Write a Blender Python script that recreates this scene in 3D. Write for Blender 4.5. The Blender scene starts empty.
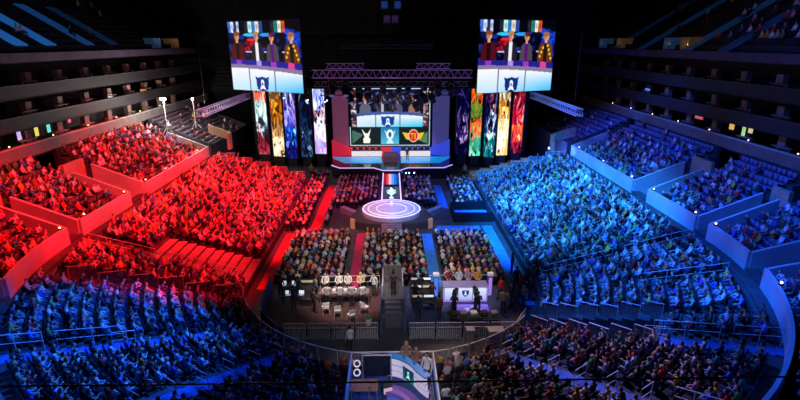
import bpy, bmesh, math, random
import numpy as np
from mathutils import Vector, Matrix
random.seed(7)
rng = np.random.default_rng(11)
SC = bpy.context.scene
COL = SC.collection
PI = math.pi
# ------------------------------------------------------------------ camera
CAMZ, F, HOR, CX = 17.0, 490.0, 42.0, 391.0
TH = math.atan((200 - HOR) / F)
YAW = -math.atan((400 - CX) / F)
cam = bpy.data.cameras.new('camera')
cam.sensor_width = 36.0
cam.lens = F / 800 * 36.0
cam.clip_end = 400
cam_ob = bpy.data.objects.new('camera', cam)
COL.objects.link(cam_ob)
cam_ob.location = (0, 0, CAMZ)
cam_ob.rotation_euler = (PI / 2 - TH, 0, YAW)
SC.camera = cam_ob
CR = cam_ob.rotation_euler.to_matrix()
CRI = CR.transposed()


def proj(p):
    q = CRI @ (Vector(p) - Vector((0, 0, CAMZ)))
    if q.z > -0.1:
        return None
    return 400 + F * q.x / -q.z, 200 - F * q.y / -q.z, -q.z


def at(px, py, z):
    """the point of the horizontal plane z under a photo pixel"""
    d = CR @ Vector(((px - 400) / F, (200 - py) / F, -1))
    k = (z - CAMZ) / d.z
    return Vector((d.x * k, d.y * k, z))


def atY(px, py, Y):
    """the point of the plane y = Y under a photo pixel"""
    d = CR @ Vector(((px - 400) / F, (200 - py) / F, -1))
    k = Y / d.y
    return Vector((d.x * k, Y, CAMZ + d.z * k))


def lin(c):
    return tuple((x / 12.92 if x <= 0.04045 else ((x + 0.055) / 1.055) ** 2.4) for x in c)


# ------------------------------------------------------------------ materials
MATS = {}


def mat(name, col, rough=0.6, metal=0.0, emit=0.0, ecol=None, noise=0.0, scale=3.0, srgb=False, spec=0.4):
    if name in MATS:
        return MATS[name]
    if srgb:
        col = lin(col)
    m = bpy.data.materials.new(name)
    m.use_nodes = True
    nt = m.node_tree
    b = nt.nodes['Principled BSDF']
    b.inputs['Base Color'].default_value = (*col, 1)
    b.inputs['Roughness'].default_value = rough
    b.inputs['Metallic'].default_value = metal
    b.inputs['Specular IOR Level'].default_value = spec
    if emit:
        b.inputs['Emission Color'].default_value = (*(ecol or col), 1)
        b.inputs['Emission Strength'].default_value = emit
    if noise:
        tc = nt.nodes.new('ShaderNodeTexCoord')
        n = nt.nodes.new('ShaderNodeTexNoise')
        n.inputs['Scale'].default_value = scale
        n.inputs['Detail'].default_value = 4
        r = nt.nodes.new('ShaderNodeValToRGB')
        r.color_ramp.elements[0].position = 0.3
        r.color_ramp.elements[1].position = 0.7
        r.color_ramp.elements[0].color = (*(c * (1 - noise) for c in col), 1)
        r.color_ramp.elements[1].color = (*(min(1, c * (1 + noise)) for c in col), 1)
        nt.links.new(tc.outputs['Object'], n.inputs['Vector'])
        nt.links.new(n.outputs['Fac'], r.inputs['Fac'])
        nt.links.new(r.outputs['Color'], b.inputs['Base Color'])
    MATS[name] = m
    return m


def mat_objcolor(name, rough=0.8, mix=0.12):
    """cloth whose colour is the object's own colour, with a little weave noise"""
    m = bpy.data.materials.new(name)
    m.use_nodes = True
    nt = m.node_tree
    b = nt.nodes['Principled BSDF']
    b.inputs['Roughness'].default_value = rough
    b.inputs['Specular IOR Level'].default_value = 0.2
    oi = nt.nodes.new('ShaderNodeObjectInfo')
    n = nt.nodes.new('ShaderNodeTexNoise')
    n.inputs['Scale'].default_value = 25
    mx = nt.nodes.new('ShaderNodeMix')
    mx.data_type = 'RGBA'
    mx.blend_type = 'MULTIPLY'
    mx.inputs['Factor'].default_value = mix
    nt.links.new(oi.outputs['Color'], mx.inputs[6])
    nt.links.new(n.outputs['Color'], mx.inputs[7])
    nt.links.new(mx.outputs[2], b.inputs['Base Color'])
    MATS[name] = m
    return m


def mat_attr(name, emit=None, rough=0.8):
    m = bpy.data.materials.new(name)
    m.use_nodes = True
    nt = m.node_tree
    b = nt.nodes['Principled BSDF']
    b.inputs['Roughness'].default_value = rough
    b.inputs['Specular IOR Level'].default_value = 0.2
    a = nt.nodes.new('ShaderNodeAttribute')
    a.attribute_name = 'Col'
    if emit is None:
        nt.links.new(a.outputs['Color'], b.inputs['Base Color'])
    else:
        b.inputs['Base Color'].default_value = (0.005, 0.005, 0.006, 1)
        nt.links.new(a.outputs['Color'], b.inputs['Emission Color'])
        b.inputs['Emission Strength'].default_value = emit
    MATS[name] = m
    return m


def mat_glass(name, col=(0.6, 0.7, 0.8), alpha=0.25):
    m = bpy.data.materials.new(name)
    m.use_nodes = True
    nt = m.node_tree
    b = nt.nodes['Principled BSDF']
    b.inputs['Base Color'].default_value = (*col, 1)
    b.inputs['Roughness'].default_value = 0.15
    b.inputs['Alpha'].default_value = alpha
    MATS[name] = m
    return m


M_concrete = mat('concrete', (0.16, 0.16, 0.17), 0.85, noise=0.3, scale=1.2)
M_terr = mat('terrace concrete', (0.045, 0.045, 0.05), 0.9, noise=0.35, scale=1.5)
M_step = mat('stair concrete', (0.34, 0.34, 0.36), 0.85, noise=0.2, scale=2.5)
M_wall = mat('painted parapet', (0.42, 0.42, 0.44), 0.7, noise=0.12, scale=0.8)
M_dark = mat('black drape', (0.012, 0.012, 0.014), 0.95, noise=0.4, scale=2)
M_shell = mat('dark shell', (0.02, 0.02, 0.024), 0.95, noise=0.4, scale=0.4)
M_floor = mat('arena floor', (0.05, 0.05, 0.055), 0.6, noise=0.3, scale=0.8)
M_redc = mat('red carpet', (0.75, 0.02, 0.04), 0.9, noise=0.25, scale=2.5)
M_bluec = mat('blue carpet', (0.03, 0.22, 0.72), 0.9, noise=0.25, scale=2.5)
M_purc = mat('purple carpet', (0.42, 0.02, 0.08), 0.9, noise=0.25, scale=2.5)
M_black = mat('black plastic', (0.015, 0.015, 0.017), 0.5, noise=0.2, scale=20)
M_metal = mat('steel tube', (0.55, 0.56, 0.58), 0.35, 0.8, noise=0.1, scale=15)
M_rail = mat('pale rail paint', (0.55, 0.54, 0.54), 0.45, 0.1, noise=0.1, scale=10)
M_truss = mat('aluminium truss', (0.6, 0.6, 0.62), 0.4, 0.6, noise=0.15, scale=12)
M_white = mat('white laminate', (0.8, 0.8, 0.82), 0.4, noise=0.05, scale=4)
M_grey = mat('grey panel', (0.25, 0.25, 0.27), 0.6, noise=0.2, scale=4)
M_tan = mat('tan wall', (0.36, 0.25, 0.17), 0.8, noise=0.15, scale=2)
M_deck = mat('stage deck', (0.07, 0.03, 0.03), 0.55, noise=0.3, scale=3)
M_decklt = mat('plywood deck', (0.16, 0.13, 0.12), 0.6, noise=0.3, scale=3)
M_blueply = mat('blue drape', (0.05, 0.17, 0.45), 0.8, noise=0.2, scale=4)
M_wood = mat('wood', (0.35, 0.17, 0.07), 0.6, noise=0.3, scale=8)
M_gold = mat('gold', (0.9, 0.6, 0.15), 0.35, 0.7, noise=0.1, scale=9)
M_silver = mat('silver', (0.75, 0.85, 0.9), 0.2, 0.9, emit=1.1, ecol=(0.45, 0.9, 0.95), noise=0.05, scale=9)
M_seat = mat('seat plastic', (0.022, 0.022, 0.04), 0.5, noise=0.2, scale=10)
M_seatpad = mat('seat pad', (0.018, 0.018, 0.03), 0.9, noise=0.25, scale=14)
M_led_w = mat('white light', (0.9, 0.9, 1), emit=2.2, ecol=(0.95, 0.95, 1.0), noise=0.02)
M_lamp_w = mat('flood light', (1, 1, 1), emit=25, ecol=(1.0, 0.93, 0.88), noise=0.02)
M_lamp_warm = mat('warm lamp', (1, 0.8, 0.5), emit=3.5, ecol=(1.0, 0.62, 0.28), noise=0.02)
M_lamp_blue = mat('blue lamp', (0.2, 0.4, 1), emit=12, ecol=(0.12, 0.3, 1.0), noise=0.02)
M_scr_w = mat('lit screen', (0.8, 0.85, 1), emit=0.85, ecol=(0.72, 0.8, 1.0), noise=0.03)
M_scr_b = mat('blue lit screen', (0.1, 0.2, 0.8), emit=0.55, ecol=(0.08, 0.22, 0.9), noise=0.03)
M_scr_p = mat('violet lit screen', (0.4, 0.2, 0.8), emit=0.55, ecol=(0.38, 0.25, 0.9), noise=0.03)
M_cyan = mat('cyan lit deck', (0.02, 0.3, 0.6), 0.25, emit=0.5, ecol=(0.0, 0.36, 0.85), noise=0.15, scale=1.5)
M_pic = mat_attr('picture light', emit=1.1)
M_crowd = mat_attr('crowd cloth')
M_glass = mat_glass('barrier panel', (0.5, 0.52, 0.58), 0.28)
M_glasst = mat_glass('tinted barrier panel', (0.3, 0.3, 0.34), 0.5)
M_cloth = mat_objcolor('cloth')
M_hair = mat_objcolor('hair', 0.6)
M_skin = mat('skin', (0.55, 0.33, 0.23), 0.6, noise=0.08, scale=20)
M_pants = mat('dark trousers', (0.035, 0.038, 0.055), 0.9, noise=0.3, scale=12)
M_shoe = mat('shoes', (0.03, 0.03, 0.03), 0.6, noise=0.2, scale=12)
M_eye = mat('eyes', (0.02, 0.015, 0.012), 0.4, noise=0.1)


# ------------------------------------------------------------------ mesh builder
class MB:
    def __init__(s):
        s.v, s.f = [], []

    def add(s, vs, fs):
        b = len(s.v)
        s.v.extend(tuple(v) for v in vs)
        s.f.extend(tuple(b + i for i in f) for f in fs)
        return s

    def box(s, c, d, rz=0.0, rx=0.0, ry=0.0):
        m = Matrix.Rotation(rz, 3, 'Z') @ Matrix.Rotation(rx, 3, 'X') @ Matrix.Rotation(ry, 3, 'Y')
        c = Vector(c)
        vs = [c + m @ Vector((sx * d[0] / 2, sy * d[1] / 2, sz * d[2] / 2)) for sz in (-1, 1) for sy in (-1, 1) for sx in (-1, 1)]
        return s.add(vs, [(0, 2, 3, 1), (4, 5, 7, 6), (0, 1, 5, 4), (2, 6, 7, 3), (0, 4, 6, 2), (1, 3, 7, 5)])

    def cbox(s, c, d, r=0.02, rz=0.0):
        """a box with chamfered vertical and top edges"""
        m = Matrix.Rotation(rz, 3, 'Z')
        c = Vector(c)
        w, l, h = d[0] / 2, d[1] / 2, d[2] / 2
        def ring(i, z):
            a, b = w - i, l - i
            q = r
            return [(a - q, -b, z), (a, -b + q, z), (a, b - q, z), (a - q, b, z), (-a + q, b, z), (-a, b - q, z), (-a, -b + q, z), (-a + q, -b, z)]
        rings = [ring(0, -h), ring(0, h - r), ring(r, h)]
        vs = [c + m @ Vector(p) for R in rings for p in R]
        fs = [tuple(range(7, -1, -1)), tuple(range(16, 24))]
        for k in range(2):
            for i in range(8):
                j = (i + 1) % 8
                fs.append((k * 8 + i, k * 8 + j, k * 8 + 8 + j, k * 8 + 8 + i))
        return s.add(vs, fs)

    def tube(s, pts, r=0.02, n=6, closed=False):
        pts = [Vector(p) for p in pts]
        m = len(pts)
        if not hasattr(r, '__len__'):
            r = [r] * m
        vs, fs = [], []
        for i, p in enumerate(pts):
            a = pts[i - 1] if (i > 0 or closed) else p
            b = pts[(i + 1) % m] if (i < m - 1 or closed) else p
            t = (b - a).normalized()
            up = Vector((0, 0, 1)) if abs(t.z) < 0.9 else Vector((1, 0, 0))
            x = t.cross(up).normalized()
            y = x.cross(t)
            for k in range(n):
                q = 2 * PI * k / n
                vs.append(p + (x * math.cos(q) + y * math.sin(q)) * r[i])
        for i in range(m if closed else m - 1):
            j = (i + 1) % m
            for k in range(n):
                l = (k + 1) % n
                fs.append((i * n + k, i * n + l, j * n + l, j * n + k))
        if not closed:
            fs.append(tuple(range(n - 1, -1, -1)))
            fs.append(tuple((m - 1) * n + k for k in range(n)))
        return s.add(vs, fs)

    def lathe(s, prof, c=(0, 0, 0), n=24, a0=0.0, a1=2 * PI, caps=True):
        full = abs(a1 - a0 - 2 * PI) < 1e-6
        k = n if full else n + 1
        vs = []
        for r, z in prof:
            for i in range(k):
                a = a0 + (a1 - a0) * i / n
                vs.append((c[0] + r * math.cos(a), c[1] + r * math.sin(a), c[2] + z))
        fs = []
        for j in range(len(prof) - 1):
            for i in range(n):
                l = (i + 1) % k
                fs.append((j * k + i, j * k + l, (j + 1) * k + l, (j + 1) * k + i))
        if full and caps:
            if prof[0][0] > 1e-4:
                fs.append(tuple(range(k - 1, -1, -1)))
            if prof[-1][0] > 1e-4:
                fs.append(tuple((len(prof) - 1) * k + i for i in range(k)))
        return s.add(vs, fs)

    def prism(s, poly, z0, z1):
        """a flat polygon [(x, y)] raised from z0 to z1"""
        n = len(poly)
        a = sum(poly[i][0] * poly[(i + 1) % n][1] - poly[(i + 1) % n][0] * poly[i][1] for i in range(n))
        if a < 0:
            poly = poly[::-1]
        vs = [(x, y, z0) for x, y in poly] + [(x, y, z1) for x, y in poly]
        fs = [tuple(range(n - 1, -1, -1)), tuple(range(n, 2 * n))] + [(i, (i + 1) % n, n + (i + 1) % n, n + i) for i in range(n)]
        return s.add(vs, fs)

    def quadbox(s, p, q, h0, h1, t):
        """an upright slab of thickness t from plan point p to q, between heights h0 and h1 (numbers or pairs)"""
        p, q = Vector(p[:2]), Vector(q[:2])
        d = (q - p).normalized()
        n = Vector((-d.y, d.x)) * t / 2
        a0, b0 = h0 if hasattr(h0, '__len__') else (h0, h0)
        a1, b1 = h1 if hasattr(h1, '__len__') else (h1, h1)
        vs = []
        for (w, lo, hi) in ((p, a0, a1), (q, b0, b1)):
            for sgn in (1, -1):
                e = w + n * sgn
                vs += [(e.x, e.y, lo), (e.x, e.y, hi)]
        return s.add(vs, [(0, 1, 3, 2), (4, 6, 7, 5), (0, 4, 5, 1), (2, 3, 7, 6), (1, 5, 7, 3), (0, 2, 6, 4)])

    def build(s, name, m, parent=None, smooth=False, loc=None, rz=None):
        me = bpy.data.meshes.new(name)
        me.from_pydata(s.v, [], s.f)
        me.materials.append(m)
        if smooth:
            me.polygons.foreach_set('use_smooth', [True] * len(me.polygons))
        me.update()
        o = bpy.data.objects.new(name, me)
        COL.objects.link(o)
        if parent is not None:
            o.parent = parent
        if loc is not None:
            o.location = loc
        if rz is not None:
            o.rotation_euler.z = rz
        return o


def tag(o, label=None, cat=None, group=None, kind=None):
    if label:
        o['label'] = label
    if cat:
        o['category'] = cat
    if group:
        o['group'] = group
    if kind:
        o['kind'] = kind
    return o


def thing(name, label, cat, loc=(0, 0, 0), rz=0.0, group=None):
    o = bpy.data.objects.new(name, None)
    COL.objects.link(o)
    o.location = loc
    o.rotation_euler.z = rz
    o.empty_display_size = 0.2
    return tag(o, label, cat, group)


def struct(name, mb, m, smooth=False):
    return tag(mb.build(name, m, smooth=smooth), kind='structure')


KIDS = {}


def dup(o, loc=None, rz=None, label=None, group=None):
    """a copy of a thing with copies of its parts and sub-parts"""
    c = o.copy()
    COL.objects.link(c)
    if loc is not None:
        c.location = loc
    if rz is not None:
        c.rotation_euler.z = rz
    if label:
        c['label'] = label
    if group:
        c['group'] = group
    kids = KIDS.get(o.name)
    if kids is None:
        kids = KIDS[o.name] = list(o.children)
    for ch in kids:
        d = ch.copy()
        COL.objects.link(d)
        d.parent = c
        sub = KIDS.get(ch.name)
        if sub is None:
            sub = KIDS[ch.name] = list(ch.children)
        for g in sub:
            e = g.copy()
            COL.objects.link(e)
            e.parent = d
    return c


ORD = ['first', 'second', 'third', 'fourth', 'fifth', 'sixth', 'seventh', 'eighth', 'ninth', 'tenth', 'eleventh', 'twelfth', 'thirteenth', 'fourteenth',
       'fifteenth', 'sixteenth', 'seventeenth', 'eighteenth', 'nineteenth', 'twentieth', 'twenty-first', 'twenty-second', 'twenty-third', 'twenty-fourth',
       'twenty-fifth', 'twenty-sixth', 'twenty-seventh', 'twenty-eighth', 'twenty-ninth', 'thirtieth', 'thirty-first', 'thirty-second', 'thirty-third',
       'thirty-fourth', 'thirty-fifth', 'thirty-sixth', 'thirty-seventh', 'thirty-eighth', 'thirty-ninth', 'fortieth']
# ------------------------------------------------------------------ the bowl: a half round near end and two straight sides
R0, YC, YFAR = 10.3, 32.0, 59.0
PITCH, RISE, Z0 = 0.70, 0.195, 0.6
NLOW = 17
ULOW = 0.35 + NLOW * PITCH        # 11.4
UWALL = 12.0                       # parapet between lower and upper banks
UP_Z0, UP_RISE, NUP = 4.05, 0.345, 10
UUP = UWALL + 0.35


def bowl(t, u):
    """plan point and outward normal: t is the angle in degrees at the near end (0 = towards the camera), or beyond +-90 the metres along the straight side + 90"""
    sg = 1 if t >= 0 else -1
    a = abs(t)
    if a <= 90:
        q = math.radians(a)
        n = Vector((sg * math.sin(q), -math.cos(q)))
        return Vector((0, YC)) + n * (R0 + u), n
    return Vector((sg * (R0 + u), YC + (a - 90))), Vector((sg, 0.0))


def tY(Y):
    return 90 + (Y - YC)


def path(t0, t1, u=0.0):
    """parameters from t0 to t1, close enough for a smooth curve"""
    ts = [t0]
    stops = sorted({t0, t1, *[x for x in (-90, 90) if min(t0, t1) < x < max(t0, t1)], *[x for x in range(-90, 91, 3) if min(t0, t1) < x < max(t0, t1)]})
    return stops


def zlow(k):
    return Z0 + RISE * k


def zup(k):
    return UP_Z0 + UP_RISE * k


def terrace(t0, t1, u0, n, z0, rise, base=0.0):
    """stepped terrace; row k's tread lies between u0 + k*PITCH and the next"""
    mb = MB()
    prof = [(u0, base)]
    for k in range(n):
        prof += [(u0 + k * PITCH, z0 + rise * k), (u0 + (k + 1) * PITCH, z0 + rise * k)]
    prof += [(u0 + n * PITCH, base)]
    ts = path(t0, t1)
    vs = []
    for t in ts:
        for u, z in prof:
            p, _ = bowl(t, u)
            vs.append((p.x, p.y, z))
    m = len(prof)
    fs = []
    for i in range(len(ts) - 1):
        for j in range(m - 1):
            fs.append((i * m + j, (i + 1) * m + j, (i + 1) * m + j + 1, i * m + j + 1))
    fs.append(tuple(range(m)))
    fs.append(tuple((len(ts) - 1) * m + j for j in range(m - 1, -1, -1)))
    mb.add(vs, fs)
    return mb


def curved_wall(t0, t1, u, thick, z0, z1):
    ts = path(t0, t1)
    vs = []
    for t in ts:
        for uu, z in ((u, z0), (u, z1), (u + thick, z1), (u + thick, z0)):
            p, _ = bowl(t, uu)
            vs.append((p.x, p.y, z))
    fs = []
    for i in range(len(ts) - 1):
        for j in range(4):
            l = (j + 1) % 4
            fs.append((i * 4 + j, (i + 1) * 4 + j, (i + 1) * 4 + l, i * 4 + l))
    fs += [(0, 1, 2, 3), tuple((len(ts) - 1) * 4 + j for j in (3, 2, 1, 0))]
    return MB().add(vs, fs)


# --- shell
struct('floor', MB().box((0, 45, -0.15), (96, 150, 0.3)), M_floor)
struct('ceiling', MB().box((0, 45, 40.2), (96, 150, 0.4)), M_shell)
struct('wall_left', MB().box((-47.7, 45, 20), (0.6, 150, 40)), M_shell)
struct('wall_right', MB().box((47.7, 45, 20), (0.6, 150, 40)), M_shell)
struct('wall_far', MB().box((0, 98, 20), (96, 0.6, 40)), M_shell)
struct('wall_near', MB().box((0, -29.7, 20), (96, 0.6, 40)), M_shell)

# --- lower bank: left side + near end (up to the right gap), right side after the gap
GAP0, GAP1 = 50.5, 60.0          # stair pit on the right
LOWSECT = [(-tY(YFAR), -90.5, 'left'), (-90.5, GAP0, 'near'), (GAP1, tY(YFAR), 'right')]
for a, b, nm in LOWSECT:
    struct('terrace_floor_' + nm, terrace(a, b, 0.0, NLOW + 1, Z0, RISE), M_terr)
struct('pit_floor', terrace(GAP0, GAP1, 0.0, 1, 0.3, 0, 0.0), M_terr)
KPIT = 10
struct('pit_back_wall', curved_wall(GAP0, GAP1, KPIT * PITCH - .25, 0.2, 0.0, zlow(KPIT) + .1), M_terr)
struct('terrace_floor_pit', terrace(GAP0, GAP1, KPIT * PITCH, NLOW + 1 - KPIT, zlow(KPIT), RISE), M_terr)
for a, b, nm in LOWSECT:
    struct('stand_front_wall_' + nm, curved_wall(a, b, -.06, .05, 0.0, Z0 - .02), M_dark)

# --- upper bank in sections between the vomitories
VOM = {'corner': (61.0, 69.0), 'near': (tY(31.2), tY(33.2)), 'far': (tY(40.2), tY(43.0))}
VOMS = {-1: VOM, 1: dict(VOM, corner=(70.5, 76.5))}
def ups(v):
    return [(20.0, v['corner'][0]), (v['corner'][1], v['near'][0]), (v['near'][1], v['far'][0]), (v['far'][1], tY(59.0)), (tY(60.5), tY(76.0))]
UPS = {s: ups(VOMS[s]) for s in (-1, 1)}
names = ['corner', 'near', 'middle', 'far', 'end']
for sg, side in ((-1, 'left'), (1, 'right')):
    for (a, b), nm in zip(UPS[sg], names):
        lo, hi = sorted((sg * a, sg * b))
        struct(f'terrace_floor_{side}_{nm}', terrace(lo, hi, UWALL + 0.2, NUP, UP_Z0, UP_RISE), M_terr)
        w = curved_wall(lo, hi, UWALL - 0.14, 0.16, 0.0, 4.95)
        # the side walls that run back along the vomitories
        for t in (lo, hi):
            (p, n), (q, _) = bowl(t, UWALL + 0.06), bowl(t, UWALL + 4.4)
            inw = 0.14 * (1 if t == lo else -1)
            w.quadbox(p, q, 0.0, (4.95, 6.7), 0.2)
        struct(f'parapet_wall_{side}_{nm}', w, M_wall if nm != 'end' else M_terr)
        # back wall up to the suites
        struct(f'back_wall_{side}_{nm}', curved_wall(lo, hi, UWALL + 0.24 + NUP * PITCH, 0.3, 0.0, 8.0), M_shell)
    for key, (a, b) in VOMS[sg].items():
        lo, hi = sorted((sg * a, sg * b))
        struct(f'vomitory_floor_{side}_{key}', terrace(lo, hi, UWALL - 0.05, 6, 3.2, 0.0), M_terr)
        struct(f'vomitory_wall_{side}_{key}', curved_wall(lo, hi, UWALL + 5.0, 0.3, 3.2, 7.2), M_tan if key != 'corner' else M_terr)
    # tan end wall beside the stage
    w = MB()
    pa, pb = (atY(208, 124, 60.2), atY(230, 132, 60.2)) if sg < 0 else (atY(576, 127, 60.2), atY(552, 134, 60.2))
    w.quadbox(pa, pb, (pa.z - 1.1, pb.z - 1.0), (pa.z, pb.z), 0.3)
    w.quadbox(pb, (pb.x, 59.2), pb.z - 2.0, pb.z, 0.3)
    struct(f'tan_wall_{side}', w, M_tan)

# ------------------------------------------------------------------ suites: three open levels along both sides
SUX = 30.0
LEV = [8.1, 10.35, 12.75]
for sg, side in ((-1, 'left'), (1, 'right')):
    for i, z in enumerate(LEV):
        x0 = SUX + 0.35 * i
        b = MB()
        b.box((sg * (x0 + 2.6), 40, z - 0.15), (5.2, 84, 0.3))
        struct(f'suite_floor_{side}_{ORD[i]}', b, M_shell)
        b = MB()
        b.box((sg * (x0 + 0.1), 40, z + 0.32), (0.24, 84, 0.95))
        struct(f'suite_parapet_wall_{side}_{ORD[i]}', b, mat('suite front', (0.13, 0.11, 0.105), 0.7, noise=0.2, scale=0.7) if i == 0 else mat('suite front dimmed', (0.012, 0.010, 0.012), 0.7, noise=0.2, scale=0.7))  # dimmer light on the upper two levels put into a darker colour
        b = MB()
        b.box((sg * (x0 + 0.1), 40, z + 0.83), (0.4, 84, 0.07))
        struct(f'trim_suite_{side}_{ORD[i]}', b, mat('ledge cap', (0.42, 0.36, 0.33), 0.6, noise=0.15, scale=1) if i == 0 else mat('ledge cap dimmed', (0.04, 0.033, 0.033), 0.6, noise=0.3, scale=1))  # upper caps darkened in colour for the weaker light there
    struct(f'suite_back_wall_{side}', MB().box((sg * (SUX + 5.6), 40, 12), (0.4, 84, 8.4)), mat('suite back', (0.03, 0.024, 0.026), 0.9, noise=0.5, scale=0.5))
    struct(f'deck_fascia_wall_{side}', MB().box((sg * (SUX + 1.2), 40, 15.75), (0.4, 84, 0.75)), mat('fascia', (0.06, 0.04, 0.07), 0.7, noise=0.3, scale=0.5))
    # upper deck
    b = MB()
    prof = [(SUX + 1.0, 15.3)]
    for k in range(16):
        prof += [(SUX + 1.4 + 0.95 * k, 16.15 + 0.58 * k), (SUX + 1.4 + 0.95 * (k + 1), 16.15 + 0.58 * k)]
    prof += [(SUX + 1.4 + 0.95 * 16, 15.3)]
    m = len(prof)
    vs = [(sg * x, y, z) for y in (-4, 84) for x, z in prof]
    fs = [(j, (j + 1) % m, m + (j + 1) % m, m + j) for j in range(m)]
    b.add(vs, fs)
    struct(f'upper_deck_floor_{side}', b, mat('upper deck', (0.03, 0.03, 0.035), 0.9, noise=0.4, scale=0.8))
# far end upper deck, dark behind the stage
b = MB()
prof = [(84.5, 9.0)]
for k in range(14):
    prof += [(84.5 + 0.9 * k, 10 + 0.6 * k), (84.5 + 0.9 * (k + 1), 10 + 0.6 * k)]
prof += [(97.1, 0)]
m = len(prof)
vs = [(x, y, z) for x in (-30, 30) for y, z in prof]
b.add(vs, [(j, (j + 1) % m, m + (j + 1) % m, m + j) for j in range(m)])
struct('far_deck_floor', b, M_shell)

# suite dividers (structure) and the counters and lit things in the suites
def divider(sg, lev, y):
    x0 = SUX + 0.35 * lev
    b = MB()
    b.box((sg * (x0 + 1.5), y, LEV[lev] + 0.85), (0.5, 0.75, 1.7))
    return b
col_div = mat('suite divider', (0.22, 0.13, 0.11), 0.8, noise=0.3, scale=1)
n = 0
for sg, side in ((-1, 'left'), (1, 'right')):
    for lev in range(3):
        for k in range(13):
            n += 1
            struct(f'suite_partition_{side}_{ORD[lev]}_{ORD[k]}', divider(sg, lev, 21 + 4.3 * k + 1.3 * lev), col_div)
first = None
for sg, side in ((-1, 'left'), (1, 'right')):
    for lev in range(3):
        for k in range(11):
            y = 24.5 + 4.3 * k + 1.3 * lev
            x0 = SUX + 0.35 * lev
            lab = f'narrow suite drink counter, {side} side, {ORD[lev]} suite level, {ORD[k]} bay from the camera'
            loc = (sg * (x0 + 0.75), y, LEV[lev])
            if first is None:
                first = thing('suite_counter', lab, 'counter', loc, 0, 'drink counters in the suites')
                MB().cbox((0, 0, 1.02), (0.42, 1.9, 0.05), 0.01).build('counter_top', mat('counter top', (0.20, 0.14, 0.10), 0.5, noise=0.2, scale=6), first)
                for s in (-1, 1):
                    MB().tube([(0, s * 0.75, 0.0), (0, s * 0.75, 1.0)], 0.03).build('leg', M_metal, first)
            else:
                dup(first, loc, 0, lab)
# lit screens in the suites
def suite_screen(px, py, sg, lev, w, h, col, label):
    m = mat('suite glow %d%d%d' % tuple(int(99 * c) for c in col), col, emit=0.7, ecol=col, noise=0.03)
    x = sg * (SUX + 0.35 * lev + 1.1)
    d = CR @ Vector(((px - 400) / F, (200 - py) / F, -1))
    k = x / d.x
    y = d.y * k
    z = CAMZ + d.z * k
    t = thing('television', label, 'television', (x, y, LEV[lev]), 0)
    t.rotation_euler.z = 0.06
    hz = min(max(0.5 + h / 2, z - LEV[lev]), 1.8 - h / 2)
    MB().cbox((0, 0, hz), (0.08, w + 0.08, h + 0.08), 0.01).build('casing', M_black, t)
    MB().box((-sg * 0.05, 0, hz), (0.02, w, h)).build('screen', m, t)
    MB().tube([(0, 0, 0), (0, 0, hz - h / 2 + 0.03)], 0.03).build('stand', M_black, t)
for a in [(13, 113, -1, 0, 0.5, 0.7, (0.55, 0.5, 0.95), 'small violet glowing screen in a left suite, nearest the camera'),
          (31, 110, -1, 0, 0.5, 0.75, (0.95, 0.75, 0.1), 'small yellow glowing screen in a left suite beside a violet one'),
          (44, 110, -1, 0, 0.5, 0.7, (0.1, 0.8, 0.75), 'small turquoise glowing screen in a left suite next to a yellow one'),
          (66, 107, -1, 0, 0.5, 0.3, (0.8, 0.06, 0.1), 'small red glowing screen in a left suite past the turquoise one'),
          (110, 98, -1, 1, 1.0, 0.6, (0.9, 0.8, 0.8), 'pale glowing screen in a left suite on the second level'),
          (143, 91, -1, 1, 1.8, 0.5, (0.95, 0.3, 0.08), 'wide orange glowing screen in a left suite on the second level'),
          (736, 109, 1, 0, 0.6, 0.5, (0.95, 0.55, 0.1), 'small orange glowing screen in a right suite'),
          (749, 109, 1, 0, 0.4, 0.9, (0.45, 0.8, 0.25), 'small green glowing screen in a right suite beside an orange one'),
          (755, 113, 1, 0, 0.5, 0.4, (0.85, 0.7, 0.3), 'small yellow glowing screen in a right suite beside a green one'),
          (702, 104, 1, 0, 1.2, 0.3, (0.6, 0.12, 0.15), 'wide dim red glowing screen in a right suite'),
          (648, 90, 1, 1, 1.0, 0.35, (0.15, 0.3, 0.8), 'small dim blue glowing screen in a right suite on the second level')]:
    suite_screen(*a)
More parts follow.
